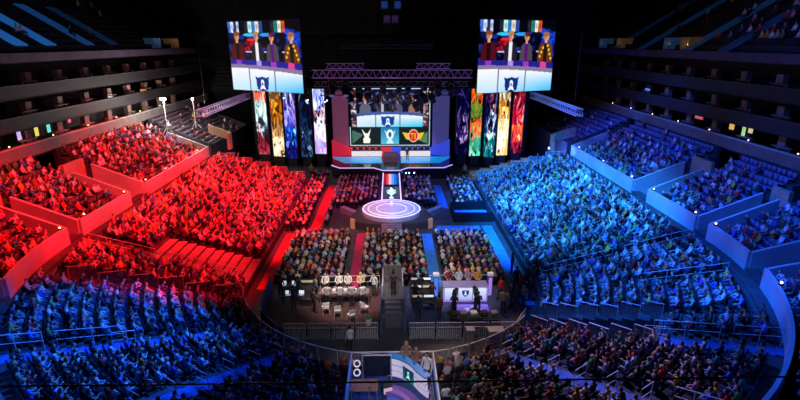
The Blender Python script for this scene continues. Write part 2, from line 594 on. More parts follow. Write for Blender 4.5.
# ------------------------------------------------------------------ pictures shown on the screens (painted into the colours of a fine mesh)
class Pic:
    def __init__(s, nx, ny, bg=(0.01, 0.01, 0.03)):
        s.nx, s.ny = nx, ny
        s.a = np.zeros((ny, nx, 3)) + np.array(bg)
        s.X, s.Y = np.meshgrid((np.arange(nx) + 0.5) / nx, (np.arange(ny) + 0.5) / ny)

    def put(s, m, c, al=1.0):
        m = np.clip(m, 0, 1)[..., None] * al
        s.a = s.a * (1 - m) + np.array(c) * m
        return s

    def rect(s, x0, y0, x1, y1, c, al=1.0):
        return s.put(((s.X >= x0) & (s.X <= x1) & (s.Y >= y0) & (s.Y <= y1)).astype(float), c, al)

    def grad(s, x0, y0, x1, y1, c0, c1):
        m = (s.X >= x0) & (s.X <= x1) & (s.Y >= y0) & (s.Y <= y1)
        k = np.clip((s.Y - y0) / (y1 - y0), 0, 1)[..., None]
        col = np.array(c0) * (1 - k) + np.array(c1) * k
        s.a = np.where(m[..., None], col, s.a)
        return s

    def ell(s, cx, cy, rx, ry, c, al=1.0, ang=0.0, soft=0.15):
        dx, dy = s.X - cx, (s.Y - cy)
        ca, sa = math.cos(ang), math.sin(ang)
        u, v = (dx * ca + dy * sa) / rx, (-dx * sa + dy * ca) / ry
        return s.put((1 - np.sqrt(u * u + v * v)) / soft + 0.5, c, al)

    def poly(s, pts, c, al=1.0):
        m = np.zeros_like(s.X, bool)
        n = len(pts)
        for i in range(n):
            (x0, y0), (x1, y1) = pts[i], pts[(i + 1) % n]
            if y0 == y1:
                continue
            cr = ((y0 <= s.Y) & (s.Y < y1)) | ((y1 <= s.Y) & (s.Y < y0))
            m ^= cr & (s.X < (x1 - x0) * (s.Y - y0) / (y1 - y0) + x0)
        return s.put(m.astype(float), c, al)

    def band(s, f, w, c, al=1.0):
        """a band around the curve y = f(x)"""
        return s.put((np.abs(s.Y - f(s.X)) < w / 2).astype(float), c, al)

    def specks(s, n, x0, y0, x1, y1, cols, r, seed):
        g = np.random.default_rng(seed)
        for _ in range(n):
            s.ell(g.uniform(x0, x1), g.uniform(y0, y1), g.uniform(0.5, 1.5) * r, g.uniform(0.5, 1.5) * r, cols[g.integers(len(cols))], g.uniform(0.5, 1), g.uniform(0, 3))
        return s

    def mesh(s, name, w, h, parent, loc, rz=0.0, m=None):
        """a flat sheet w by h whose front faces -y"""
        nx, ny = s.nx, s.ny
        gx, gz = np.meshgrid(np.linspace(-w / 2, w / 2, nx), np.linspace(h / 2, -h / 2, ny))
        co = np.stack([gx, np.zeros_like(gx), gz], -1).reshape(-1, 3)
        i = np.arange(nx * ny).reshape(ny, nx)
        fs = np.stack([i[:-1, :-1], i[1:, :-1], i[1:, 1:], i[:-1, 1:]], -1).reshape(-1, 4)
        me = bpy.data.meshes.new(name)
        me.from_pydata(co.tolist(), [], fs.tolist())
        c = np.clip(s.a.reshape(-1, 3), 0, 1)
        c = np.where(c <= 0.04045, c / 12.92, ((c + 0.055) / 1.055) ** 2.4)
        at_ = me.color_attributes.new('Col', 'FLOAT_COLOR', 'POINT')
        at_.data.foreach_set('color', np.concatenate([c, np.ones((len(c), 1))], 1).astype(np.float32).ravel())
        me.materials.append(m or M_pic)
        o = bpy.data.objects.new(name, me)
        COL.objects.link(o)
        o.parent = parent
        o.location = loc
        o.rotation_euler.z = rz
        return o


def emblem(p, cx, cy, w, h, dark=(0.05, 0.16, 0.50), light=(0.92, 0.97, 1)):
    """dark blue shield with a pale goblet-like figure"""
    p.poly([(cx - w / 2, cy - h / 2), (cx - w * .3, cy - h * .42), (cx, cy - h * .5), (cx + w * .3, cy - h * .42), (cx + w / 2, cy - h / 2), (cx + w * .42, cy + h * .25), (cx, cy + h / 2), (cx - w * .42, cy + h * .25)], dark)
    p.ell(cx, cy - h * .12, w * .12, h * .2, light)
    p.poly([(cx - w * .08, cy), (cx + w * .08, cy), (cx + w * .24, cy + h * .33), (cx, cy + h * .22), (cx - w * .24, cy + h * .33)], light)
    p.ell(cx, cy - h * .05, w * .05, h * .1, dark)


def presenter(p, x, top, bot, jac, shirt, hair, s=1.0, pat=None):
    skin = (0.86, 0.62, 0.50)
    hw = 0.032 * s
    hy = top + 0.05
    w = 0.075 * s
    p.poly([(x - w * .55, hy + .085), (x + w * .55, hy + .085), (x + w, hy + .14), (x + w * 1.15, bot), (x - w * 1.15, bot), (x - w, hy + .14)], jac)
    p.poly([(x - w * .3, hy + .08), (x + w * .3, hy + .08), (x + w * .25, bot), (x - w * .25, bot)], shirt)
    if pat:
        for k in range(7):
            p.ell(x + (-1) ** k * w * (.3 + .1 * k), hy + .12 + .03 * k, .014, .02, pat)
    p.rect(x - .012 * s, hy + .03, x + .012 * s, hy + .09, skin)
    p.ell(x, hy, hw, .055, skin)
    p.ell(x, hy - .035, hw * 1.12, .033, hair)
    p.ell(x - hw * .35, hy + .005, hw * .5, .04, (0.55, 0.34, 0.26), .55)


def desk_picture(nx=120, ny=112):
    p = Pic(nx, ny, (0.012, 0.014, 0.045))
    p.specks(90, 0, .16, 1, .55, [(0.05, 0.08, 0.4), (0.02, 0.03, 0.15), (0.1, 0.2, 0.7), (0.02, 0.01, 0.05)], .028, 3)
    p.specks(60, .82, .14, 1, .5, [(0.1, 0.3, 0.85), (0.05, 0.15, 0.6)], .03, 5)
    p.specks(40, .22, .28, .42, .46, [(0.75, 0.05, 0.12), (0.4, 0.02, 0.1)], .02, 6)
    for (x0, x1, cs) in ((.01, .17, [(0.25, 0.45, 0.9), (0.85, 0.9, 1), (0.1, 0.15, 0.4), (0.8, 0.85, 1)]), (.25, .50, [(0.1, 0.12, 0.2), (0.75, 0.95, 0.9), (0.15, 0.5, 0.8), (0.9, 0.85, 0.8), (0.1, 0.3, 0.6)]), (.61, .80, [(0.1, 0.12, 0.16), (0.1, 0.5, 0.45), (0.9, 0.95, 0.9), (0.9, 0.3, 0.08)])):
        k = len(cs)
        for i, c in enumerate(cs):
            a, b = x0 + (x1 - x0) * i / k, x0 + (x1 - x0) * (i + 1) / k
            p.poly([(a, .02), (b, .02), (b - .004, .17), (a + .004, .165)], c)
            p.ell((a + b) / 2, .09, .016, .04, tuple(min(1, v * .6 + .1) for v in c), .8)
    p.ell(.31, .20, .09, .022, (0.2, 0.75, 0.95))
    p.ell(.54, .20, .09, .022, (0.15, 0.6, 0.95))
    p.ell(.33, .27, .06, .02, (0.9, 0.15, 0.2))
    for x in (.24, .5, .75):
        p.rect(x, .43, x + .1, .45, (0.75, 0.75, 0.85))
    presenter(p, .125, .17, .56, (0.30, 0.05, 0.07), (0.12, 0.02, 0.03), (0.5, 0.28, 0.1), 1.15)
    presenter(p, .405, .175, .56, (0.13, 0.11, 0.15), (0.9, 0.9, 0.93), (0.75, 0.5, 0.28), 1.0)
    presenter(p, .615, .19, .56, (0.30, 0.25, 0.32), (0.32, 0.06, 0.42), (0.4, 0.08, 0.06), 1.0)
    presenter(p, .875, .185, .60, (0.42, 0.20, 0.06), (0.12, 0.07, 0.06), (0.62, 0.40, 0.2), 1.2, (0.95, 0.72, 0.2))
    f = lambda x: .555 + .05 * (x - .1) ** 2
    p.put((p.Y > f(p.X)).astype(float), (0.13, 0.12, 0.55))
    for x0, x1, c in ((.09, .17, (0.55, 0.2, 0.75)), (.38, .45, (0.65, 0.55, 0.9)), (.58, .66, (0.6, 0.2, 0.75)), (.82, .90, (0.85, 0.25, 0.55))):
        p.put(((p.Y > f(p.X)) & (p.X > x0) & (p.X < x1)).astype(float), c)
    g = lambda x: .615 + .06 * (x - .1) ** 2 + .02 * x
    p.put((p.Y > g(p.X)).astype(float), (0.52, 0.45, 0.58))
    h = lambda x: .665 + .06 * (x - .1) ** 2 + .03 * x
    k = np.clip((p.Y - .72) / .28, 0, 1)[..., None]
    q = np.clip((p.X - .25) / .75, 0, 1)[..., None]
    white = np.array((0.93, 0.94, 0.97)) * (1 - k * (.25 + .6 * q)) + np.array((0.10, 0.68, 0.93)) * k * (.25 + .6 * q)
    p.a = np.where((p.Y > h(p.X))[..., None], white, p.a)
    for x in (.265, .625):
        p.put(((p.Y > h(p.X)) & (np.abs(p.X - x) < .006)).astype(float), (0.4, 0.42, 0.55))
    emblem(p, .445, .905, .19, .24)
    return p


def splash(seed, bands, nx=26, ny=112):
    """an abstract splash of paint: bands = [(y0, y1, [colours])]"""
    p = Pic(nx, ny, (0.02, 0.02, 0.04))
    g = np.random.default_rng(seed)
    for y0, y1, cols in bands:
        p.grad(0, y0, 1, y1, cols[0], cols[-1])
    for y0, y1, cols in bands:
        for _ in range(int(34 * (y1 - y0) / 0.3)):
            c = cols[g.integers(len(cols))]
            p.ell(g.uniform(-.1, 1.1), g.uniform(y0, y1), g.uniform(.08, .35), g.uniform(.008, .045), c, g.uniform(.5, 1), g.uniform(-1.2, 1.2), .4)
    for _ in range(9):
        y0, y1, cols = bands[g.integers(len(bands))]
        c = tuple(min(1, v * 1.25 + .05) for v in cols[g.integers(len(cols))]) if g.random() < .6 else tuple(v * .25 for v in cols[0])
        x, y = g.uniform(.1, .9), g.uniform(y0, y1)
        a, r = g.uniform(0, 6), g.uniform(.1, .3)
        p.poly([(x + r * math.cos(a), y + .25 * r * math.sin(a)), (x + r * .6 * math.cos(a + 2), y + .3 * r * math.sin(a + 2)), (x + r * math.cos(a + 3.4), y + .22 * r * math.sin(a + 3.4)), (x + .4 * r * math.cos(a + 5), y + .2 * r * math.sin(a + 5))], c)
    p.a = np.clip((p.a - .42) * 1.35 + .42, 0, 1)
    return p


# ------------------------------------------------------------------ the two big hanging screens
DP = desk_picture()
def big_screen(sg, label):
    # the inner edge hangs nearer to the camera than the outer one
    yi, yo = (60.6, 66.2) if sg < 0 else (60.4, 64.6)
    q0, q1 = (atY(304.5, 95, yi), atY(234.5, 87.6, yo)) if sg < 0 else (atY(476, 93.6, yi), atY(549.5, 89.6, yo))
    q2, q3 = (atY(304, 20.6, yi), atY(234, 20, yo)) if sg < 0 else (atY(477, 19, yi), atY(550, 19.5, yo))
    xi, xo = q0.x, q1.x
    z0, z1 = (q0.z + q1.z) / 2, (q2.z + q3.z) / 2
    w = math.hypot(xo - xi, yo - yi)
    c = ((xi + xo) / 2, (yi + yo) / 2, 0)
    a = math.atan2(yi - yo, xi - xo) if sg < 0 else math.atan2(yo - yi, xo - xi)
    t = thing('video_screen', label, 'screen', (c[0], c[1], (z0 + z1) / 2), a)
    h = z1 - z0
    DP.mesh('picture', w, h, t, (0, -0.16, 0))
    MB().box((0, 0, 0), (w + 0.1, 0.3, h + 0.1)).build('casing', M_black, t)
    b = MB()
    for s in (-1, 1):
        b = MB().tube([(s * w * .35, 0, h / 2), (s * w * .35, 0, 40 - (z0 + z1) / 2)], 0.03)
        b.build('hanging_cable', M_black, t)
big_screen(-1, 'big hanging video screen showing four presenters, above the left paint-splashed columns')
big_screen(1, 'big hanging video screen showing four presenters, above the right paint-splashed columns')

# ------------------------------------------------------------------ ten tall LED columns
W_, K_ = (0.95, 0.95, 0.95), (0.03, 0.03, 0.06)
LC = [
    [(0, .18, [(0.75, 0.2, 0.15), (0.95, 0.8, 0.75), (0.8, 0.3, 0.2)]), (.18, .45, [(0.45, 0.6, 0.62), (0.7, 0.82, 0.8), (0.85, 0.9, 0.9)]), (.45, .68, [(0.8, 0.85, 0.85), (0.35, 0.3, 0.4), (0.15, 0.2, 0.3)]), (.68, 1, [(0.25, 0.06, 0.14), (0.12, 0.04, 0.12), (0.75, 0.3, 0.35)])],
    [(0, .15, [(0.75, 0.72, 0.6), (0.85, 0.85, 0.8), (0.3, 0.2, 0.1)]), (.15, .5, [(0.7, 0.45, 0.08), (0.9, 0.72, 0.25), (0.25, 0.12, 0.05), (0.55, 0.3, 0.05)]), (.5, .72, [(0.3, 0.22, 0.15), (0.8, 0.62, 0.4), (0.6, 0.45, 0.3)]), (.72, 1, [(0.93, 0.85, 0.68), (0.98, 0.93, 0.8), (0.8, 0.65, 0.5)])],
    [(0, .3, [(0.35, 0.3, 0.6), (0.8, 0.78, 0.95), (0.15, 0.12, 0.35)]), (.3, .55, [(0.55, 0.52, 0.85), (0.75, 0.7, 0.95), (0.3, 0.25, 0.6)]), (.55, .75, [(0.05, 0.3, 0.75), (0.4, 0.8, 0.95), (0.05, 0.15, 0.5)]), (.75, 1, [(0.10, 0.12, 0.42), (0.3, 0.35, 0.75), (0.08, 0.08, 0.3)])],
    [(0, .2, [(0.03, 0.04, 0.1), (0.5, 0.6, 0.7), (0.02, 0.05, 0.12)]), (.2, .6, [(0.02, 0.12, 0.24), (0.03, 0.25, 0.4), (0.02, 0.05, 0.12)]), (.6, 1, [(0.02, 0.06, 0.16), (0.05, 0.1, 0.25), (0.3, 0.4, 0.5)])],
    [(0, .32, [(0.6, 0.65, 0.9), (0.2, 0.3, 0.7), (0.9, 0.9, 0.98)]), (.32, .5, [(0.06, 0.05, 0.15), (0.85, 0.5, 0.55), (0.95, 0.85, 0.9)]), (.5, .8, [(0.93, 0.9, 0.95), (0.98, 0.95, 1), (0.7, 0.65, 0.85)]), (.8, 1, [(0.6, 0.5, 0.75), (0.7, 0.65, 0.9)])],
]
RC = [
    [(0, .5, [(0.12, 0.08, 0.25), (0.5, 0.4, 0.7), (0.05, 0.04, 0.15)]), (.5, .8, [(0.1, 0.08, 0.22), (0.75, 0.7, 0.85), (0.25, 0.15, 0.4)]), (.8, 1, [(0.08, 0.05, 0.18), (0.12, 0.1, 0.25)])],
    [(0, .22, [(0.9, 0.42, 0.08), (0.95, 0.6, 0.3), (0.5, 0.15, 0.05)]), (.22, .45, [(0.25, 0.55, 0.2), (0.6, 0.5, 0.25), (0.1, 0.3, 0.15)]), (.45, .72, [(0.85, 0.38, 0.1), (0.6, 0.2, 0.05), (0.9, 0.6, 0.4)]), (.72, 1, [(0.1, 0.45, 0.38), (0.2, 0.6, 0.5), (0.6, 0.8, 0.7)])],
    [(0, .3, [(0.25, 0.15, 0.3), (0.8, 0.45, 0.4), (0.1, 0.08, 0.25)]), (.3, .65, [(0.05, 0.08, 0.25), (0.9, 0.92, 0.98), (0.05, 0.05, 0.15), (0.1, 0.2, 0.4)]), (.65, 1, [(0.1, 0.4, 0.42), (0.9, 0.95, 0.95), (0.1, 0.55, 0.55), (0.05, 0.2, 0.3)])],
    [(0, .22, [(0.75, 0.7, 0.55), (0.9, 0.9, 0.85), (0.4, 0.3, 0.15)]), (.22, .45, [(0.85, 0.6, 0.1), (0.95, 0.8, 0.4), (0.6, 0.35, 0.05)]), (.45, 1, [(0.95, 0.9, 0.82), (0.98, 0.95, 0.9), (0.85, 0.7, 0.4)])],
    [(0, .3, [(0.6, 0.1, 0.2), (0.85, 0.5, 0.55), (0.3, 0.05, 0.12)]), (.3, .55, [(0.75, 0.12, 0.22), (0.95, 0.7, 0.7), (0.5, 0.06, 0.15)]), (.55, .82, [(0.9, 0.4, 0.2), (0.95, 0.6, 0.35), (0.8, 0.15, 0.3)]), (.82, 1, [(0.45, 0.06, 0.25), (0.85, 0.3, 0.35), (0.3, 0.05, 0.2)])],
]
DESC = {-1: ['red, grey and maroon', 'gold and cream', 'lavender and blue', 'dark navy and teal', 'white and pink'], 1: ['dark purple', 'orange and green', 'navy, white and teal', 'cream and gold', 'crimson and orange']}
def led_column(px, pyb, w, pic, label):
    p = atY(px, pyb, 68.0 + 0.35 * abs(px - 391) / 40)
    h = 10.9 - p.z
    t = thing('led_column', label, 'led column', (p.x, p.y, 0), -0.12 * (1 if px < 391 else -1), 'tall led columns beside the stage')
    pic.mesh('picture', w, h, t, (0, -0.19, p.z + h / 2))
    MB().box((0, 0.0, p.z + h / 2), (w + 0.22, 0.36, h + 0.1)).build('casing', M_black, t)
    MB().box((0, 0.0, (p.z - .05) / 2), (w * 0.8, 0.3, max(0.1, p.z - .05))).build('base', M_black, t)
for i, (px, pyb) in enumerate([(265, 154), (280, 156), (293, 158), (308, 156.5), (321.5, 153.5)]):
    led_column(px, pyb, 1.6, splash(20 + i, LC[i]), f'tall led column with {DESC[-1][i]} paint splashes, under the left video screen')
for i, (px, pyb) in enumerate([(461, 153), (474, 155.5), (488, 157), (501, 155), (515, 153)]):
    led_column(px, pyb, 1.6, splash(40 + i, RC[i]), f'tall led column with {DESC[1][i]} paint splashes, under the right video screen')

# ------------------------------------------------------------------ centre screen
p = Pic(160, 116, (0.72, 0.85, 0.88))
p.rect(.012, .02, .988, .985, (0.03, 0.04, 0.09))
for x0, x1, sd in ((.03, .085, 1), (.915, .97, 2)):
    p.rect(x0, .02, x1, .66, (0.5, 0.45, 0.45))
    p.specks(70, x0, .02, x1, .66, [(0.9, 0.85, 0.85), (0.2, 0.12, 0.15), (0.6, 0.25, 0.2), (0.1, 0.1, 0.25)], .022, sd)
    p.rect(x0 - .03, .02, x0 - .004, .66, (0.03, 0.04, 0.09))
p.rect(.085, .02, .093, .66, (0.03, 0.04, 0.09))
p.rect(.907, .02, .915, .66, (0.03, 0.04, 0.09))
p.rect(.095, .02, .905, .66, (0.05, 0.06, 0.14))
p.specks(80, .1, .03, .9, .3, [(0.25, 0.25, 0.55), (0.5, 0.5, 0.8), (0.03, 0.03, 0.1)], .02, 9)
for x, s_, c in ((.2, 1.1, (0.35, 0.38, 0.45)), (.41, .9, (0.12, 0.12, 0.18)), (.6, .9, (0.30, 0.30, 0.4)), (.8, 1.1, (0.55, 0.42, 0.35))):
    presenter(p, x, .13, .45, c, (0.7, 0.7, 0.75) if x == .41 else c, (0.45, 0.3, 0.22), s_ * .8)
m_ = (p.X > .095) & (p.X < .905)
p.put((m_ & (p.Y > .40 + .05 * (2 * p.X - 1) ** 2) & (p.Y < .66)).astype(float), (0.25, 0.35, 0.62))
top = .45 + .05 * (2 * p.X - 1) ** 2
kk = np.clip((p.Y - .5) / .16, 0, 1)[..., None]
qq = np.clip(p.X, 0, 1)[..., None]
p.a = np.where((m_ & (p.Y > top) & (p.Y < .66))[..., None], np.array((0.88, 0.92, 0.95)) * (1 - kk * qq) + np.array((0.15, 0.75, 0.9)) * kk * qq, p.a)
for x in (.325, .625):
    p.put(((np.abs(p.X - x) < .004) & (p.Y > top) & (p.Y < .66)).astype(float), (0.35, 0.4, 0.5))
emblem(p, .475, .575, .17, .20, (0.04, 0.25, 0.6))
p.rect(.03, .675, .385, .965, (0.02, 0.10, 0.10))
p.poly([(.03, .72), (.17, .8), (.03, .965)], (0.25, 0.42, 0.36))
p.rect(.615, .675, .97, .965, (0.02, 0.10, 0.09))
p.poly([(.97, .74), (.86, .9), (.97, .965)], (0.3, 0.5, 0.35))
p.grad(.39, .675, .61, .965, (0.1, 0.45, 0.65), (0.3, 0.75, 0.85))
# pale angular eared crest
cr = (0.95, 0.96, 0.9)
p.poly([(.15, .70), (.195, .78), (.225, .78), (.26, .70), (.245, .80), (.235, .84), (.255, .88), (.25, .95), (.17, .95), (.165, .88), (.185, .84), (.175, .80)], cr)
# goblet on blue
p.ell(.5, .80, .045, .09, (0.9, 0.97, 1))
p.poly([(.43, .72), (.455, .80), (.47, .78)], (0.9, 0.97, 1))
p.poly([(.57, .72), (.545, .80), (.53, .78)], (0.9, 0.97, 1))
p.poly([(.49, .86), (.51, .86), (.545, .955), (.455, .955)], (0.8, 0.93, 1))
p.ell(.5, .80, .018, .05, (0.12, 0.3, 0.5))
# round red badge with yellow wings and the letters T1
yl = (0.93, 0.72, 0.2)
p.poly([(.655, .76), (.74, .78), (.76, .90), (.70, .88)], yl)
p.poly([(.93, .76), (.845, .78), (.825, .90), (.885, .88)], yl)
p.ell(.793, .82, .062, .115, (0.95, 0.85, 0.7), 1, 0, .08)
p.ell(.793, .82, .054, .10, (0.82, 0.12, 0.12), 1, 0, .08)
p.rect(.757, .775, .797, .797, yl)
p.rect(.772, .775, .783, .875, yl)
p.rect(.806, .775, .818, .875, yl)
c0, c1 = atY(350.5, 145.5, 71), atY(430.5, 88, 71)
cw, ch = c1.x - c0.x, c1.z - c0.z
t = thing('stage_screen', 'central video screen with a presenter desk and two team crests, behind the stage', 'screen', ((c0.x + c1.x) / 2, 71, 0))
p.mesh('picture', cw, ch, t, (0, -0.2, (c0.z + c1.z) / 2))
MB().box((0, 0, (c0.z + c1.z) / 2), (cw + 0.3, 0.36, ch + 0.3)).build('casing', M_black, t)
MB().box((0, 0, c0.z / 2 + .7), (cw * .9, 0.4, c0.z - 1.6)).build('base', M_black, t)

# ------------------------------------------------------------------ stage
SZ = 1.45
YF = at(391, 168, SZ).y          # front edge
def fx(px, Y, z):                # x of a pixel column at a depth
    d = atY(px, 160, Y)
    k = 0
    q = proj((0, Y, z))
    return (px - q[0]) * q[2] / F
sd = MB()
poly = [(fx(331, 62.5, SZ), 63.3), (fx(340, YF, SZ), YF), (fx(374, YF, SZ), YF), (fx(383, 60.4, SZ), 60.4), (fx(399.5, 60.4, SZ), 60.4), (fx(408, YF, SZ), YF), (fx(444, YF, SZ), YF), (fx(453, 62.5, SZ), 63.3),
        (fx(452, 72, SZ), 70.5), (fx(331, 72, SZ), 70.5)]
stage = thing('main_stage', 'raised main stage with glowing blue deck under the central screen', 'stage', (0, 0, 0))
MB().prism(poly, 0, SZ).build('platform', mat('stage gloss', (0.02, 0.02, 0.03), 0.15, noise=0.2, scale=2), stage)
# lit deck in two halves left and right of the gap
for sgn, a, b, c, d in ((-1, 333, 381, 382, 345), (1, 450, 402, 401, 440)):
    y0, y1 = 64.4, 68.2
    MB().prism([(fx(a, 66.4, SZ), 67.3), (fx(d, y0, SZ), y0), (fx(c, y0, SZ), y0), (fx(b, y1, SZ), y1), (fx(a, y1, SZ), y1)], SZ, SZ + 0.04).build('deck_panel', M_cyan, stage)
# light strip along the front edge
MB().tube([(x, y - 0.05, SZ + 0.03) for x, y in poly[:8]], 0.07, 6).build('edge_light', mat('edge light', (0.6, 0.4, 0.8), emit=1.0, ecol=(0.55, 0.42, 0.85), noise=0.02), stage)
for (pa, pb, nm, m) in ((356, 372, 'a', mat('stage riser', (0.05, 0.05, 0.06), 0.5, noise=0.2, scale=3)),):
    MB().box((fx(391, 66, SZ), 66.8, SZ + 0.35), (2.0, 3.4, 0.7)).build('centre_riser', mat('riser wine', (0.10, 0.03, 0.06), 0.6, noise=0.2, scale=3), stage)
# red and blue glowing background floor at the screen foot
for px0, px1, m, nm in ((336, 391, mat('red glow', (0.5, 0.02, 0.03), emit=0.55, ecol=(0.85, 0.02, 0.06), noise=0.05), 'left'), (391, 446, mat('blue glow', (0.02, 0.05, 0.5), emit=0.55, ecol=(0.05, 0.10, 0.9), noise=0.05), 'right')):
    x0, x1 = fx(px0, 70, SZ), fx(px1, 70, SZ)
    MB().box(((x0 + x1) / 2, 70.2, SZ + 0.5), (x1 - x0, 0.3, 1.0)).build('glow_panel', m, stage)
# wedge panels at the stage corners
for px0, px1, m in ((333, 351, MATS['red glow']), (449, 431, MATS['blue glow'])):
    x0, x1 = fx(px0, 69, SZ), fx(px1, 69, SZ)
    MB().add([(x0, 68.4, SZ), (x1, 69.6, SZ), (x1, 69.6, SZ + 1.0), (x0, 68.4, SZ + 2.4), (x0, 68.9, SZ), (x1, 70, SZ), (x1, 70, SZ + 1.0), (x0, 68.9, SZ + 2.4)],
             [(0, 1, 2, 3), (7, 6, 5, 4), (0, 4, 5, 1), (3, 2, 6, 7), (0, 3, 7, 4), (1, 5, 6, 2)]).build('wedge_panel', m, stage)
# tall side wings
for px0, px1, col, ec, lab in ((333, 348.5, (0.35, 0.12, 0.20), (0.30, 0.08, 0.16), 'tall dusky red flat panel left of the central screen'), (432.5, 449, (0.16, 0.15, 0.40), (0.10, 0.10, 0.36), 'tall dusky blue flat panel right of the central screen')):
    x0, x1 = fx(px0, 70.6, 5), fx(px1, 70.6, 5)
    t = thing('stage_flat', lab, 'stage flat', ((x0 + x1) / 2, 70.8, 0))
    m = mat('wing%d' % px0, col, 0.7, emit=0.35, ecol=ec, noise=0.15, scale=0.6)
    MB().box((0, 0, 6.1), (x1 - x0, 0.25, 9.0)).build('panel', m, t)
    MB().box((0, 0.4, 0.8), (x1 - x0, 0.4, 1.6)).build('base', M_black, t)

# player desks with white fronts
def player_desk(pxa, pxb, lab):
    Y = 68.9
    x0, x1 = fx(pxa, Y, SZ), fx(pxb, Y, SZ)
    w = x1 - x0
    t = thing('player_desk', lab, 'desk', ((x0 + x1) / 2, Y, SZ + .006))
    MB().cbox((0, 0, 0.80), (w, 0.8, 0.06), 0.02).build('desk_top', M_black, t)
    q = Pic(90, 14, (0.88, 0.85, 0.88))
    q.specks(46, .0, .25, 1, .8, [(0.75, 0.45, 0.5), (0.95, 0.95, 0.95), (0.8, 0.7, 0.75)], .022, int(pxa))
    for k in range(6):
        q.rect(k / 5 - .004, 0, k / 5 + .004, 1, (0.45, 0.35, 0.4))
    q.rect(0, 0, 1, .1, (0.6, 0.5, 0.55))
    q.mesh('front_panel', w, 0.78, t, (0, -0.42, 0.42))
    for s in (-1, 1):
        MB().box((s * (w / 2 - 0.05), 0, 0.38), (0.08, 0.75, 0.76)).build('side_panel', M_white, t)
    return x0, x1, Y
PD = [player_desk(352, 382, 'white fronted players desk on the left half of the stage'), player_desk(400.5, 430, 'white fronted players desk on the right half of the stage')]
monitor0 = None
for j, (x0, x1, Y) in enumerate(PD):
    for k in range(5):
        x = x0 + (x1 - x0) * (k + .5) / 5
        lab = f'black game monitor, {ORD[k]} from the left on the {"left" if j == 0 else "right"} players desk'
        if monitor0 is None:
            monitor0 = thing('monitor', lab, 'monitor', (x, Y - 0.1, SZ + 0.845), 0, 'game monitors on the players desks')
            MB().cbox((0, 0, 0.26), (0.54, 0.04, 0.32), 0.01).build('casing', M_black, monitor0)
            MB().box((0, 0.022, 0.26), (0.5, 0.006, 0.28)).build('screen', M_scr_w, monitor0)
            MB().tube([(0, 0, 0.0), (0, 0, 0.12)], 0.025).build('stand', M_black, monitor0)
        else:
            dup(monitor0, (x, Y - 0.1, SZ + 0.845), 0, lab)

# runway
CY = at(391, 208, 1.2).y
CXX = 0.0
rw = thing('runway', 'narrow runway with red, white and blue lit floor joining stage and round platform', 'runway', (0, 0, 0))
ry0, ry1 = CY + 2.98, 60.3
MB().box((0, (ry0 + ry1) / 2, 0.55), (2.1, ry1 - ry0, 1.1)).build('deck', mat('runway deck', (0.03, 0.06, 0.08), 0.2, noise=0.2, scale=2), rw)
q = Pic(24, 40, (0.05, 0.1, 0.2))
for k, c in enumerate([(0.6, 0.05, 0.15), (0.95, 0.2, 0.25), (0.85, 0.75, 0.9), (0.4, 0.6, 0.95), (0.05, 0.45, 0.9), (0.05, 0.25, 0.6)]):
    q.rect(k / 6, 0, (k + 1) / 6, 1, c)
q.rect(0, .86, 1, 1, (0.03, 0.06, 0.1))
o = q.mesh('lit_floor', 1.8, 5.6, rw, (0, 57.2, 1.12))
o.rotation_euler.x = -PI / 2
for s in (-1, 1):
    MB().box((s * 1.02, (ry0 + ry1) / 2, 1.14), (0.12, ry1 - ry0, 0.08)).build('edge_light', mat('runway edge', (0.8, 0.75, 0.9), emit=1.0, ecol=(0.75, 0.7, 0.95), noise=0.02), rw)
# round platform
rp = thing('round_platform', 'round glossy white platform with lit rings at the end of the runway', 'platform', (0, CY, 0))
RR = 2.95
MB().prism([(4.0, -1.1), (3.3, 1.6), (2.2, 2.6), (-2.2, 2.6), (-3.3, 1.6), (-4.0, -1.1), (-3.6, -2.6), (-2.2, -3.25), (2.2, -3.25), (3.6, -2.6)], 0, 0.75).build('lower_tier', mat('lower tier', (0.05, 0.045, 0.05), 0.5, noise=0.25, scale=2), rp)
MB().lathe([(RR, 0.75), (RR, 1.12), (RR - 0.04, 1.16), (0.0, 1.16)], n=64).build('upper_tier', mat('platform top', (0.42, 0.42, 0.55), 0.25, noise=0.12, scale=1.2), rp)
for r_, w_ in ((RR - 0.06, 0.10), (2.35, 0.05), (1.55, 0.05)):
    MB().lathe([(r_ - w_, 1.165), (r_ - w_, 1.19), (r_, 1.19), (r_, 1.165)], n=64, caps=False).build('light_ring', mat('ring light', (0.8, 0.8, 1), emit=0.75, ecol=(0.72, 0.74, 1.0), noise=0.02), rp)
for s in (-1, 1):
    MB().add([(s * 3.95, -2.4, 0), (s * 3.55, -2.75, 0), (s * 3.55, -2.75, 0.95), (s * 3.95, -2.4, 0.95), (s * 3.85, -2.2, 0), (s * 3.45, -2.55, 0), (s * 3.45, -2.55, 0.95), (s * 3.85, -2.2, 0.95)],
             [(0, 1, 2, 3), (7, 6, 5, 4), (0, 4, 5, 1), (3, 2, 6, 7), (0, 3, 7, 4), (1, 5, 6, 2)]).build('end_panel', mat('tan end panel', (0.6, 0.36, 0.2), 0.6, emit=0.12, ecol=(0.8, 0.45, 0.25), noise=0.1), rp)
b = MB()
for k in range(5):
    b.box((0, -3.25 - 0.28 * k - 0.14, (0.75 - 0.15 * k) / 2), (1.9, 0.28, 0.75 - 0.15 * k))
b.build('steps', mat('platform steps', (0.22, 0.19, 0.22), 0.6, noise=0.2, scale=3), rp)
for s in (-1, 1):
    b = MB()
    b.prism([(s * 3.2, 0.6), (s * 5.0, 2.6), (s * 5.4, 2.2), (s * 3.6, 0.2)], 0.0, 0.6)
    b.build('ramp', mat('ramp grey', (0.3, 0.28, 0.33), 0.6, noise=0.15, scale=2), rp)
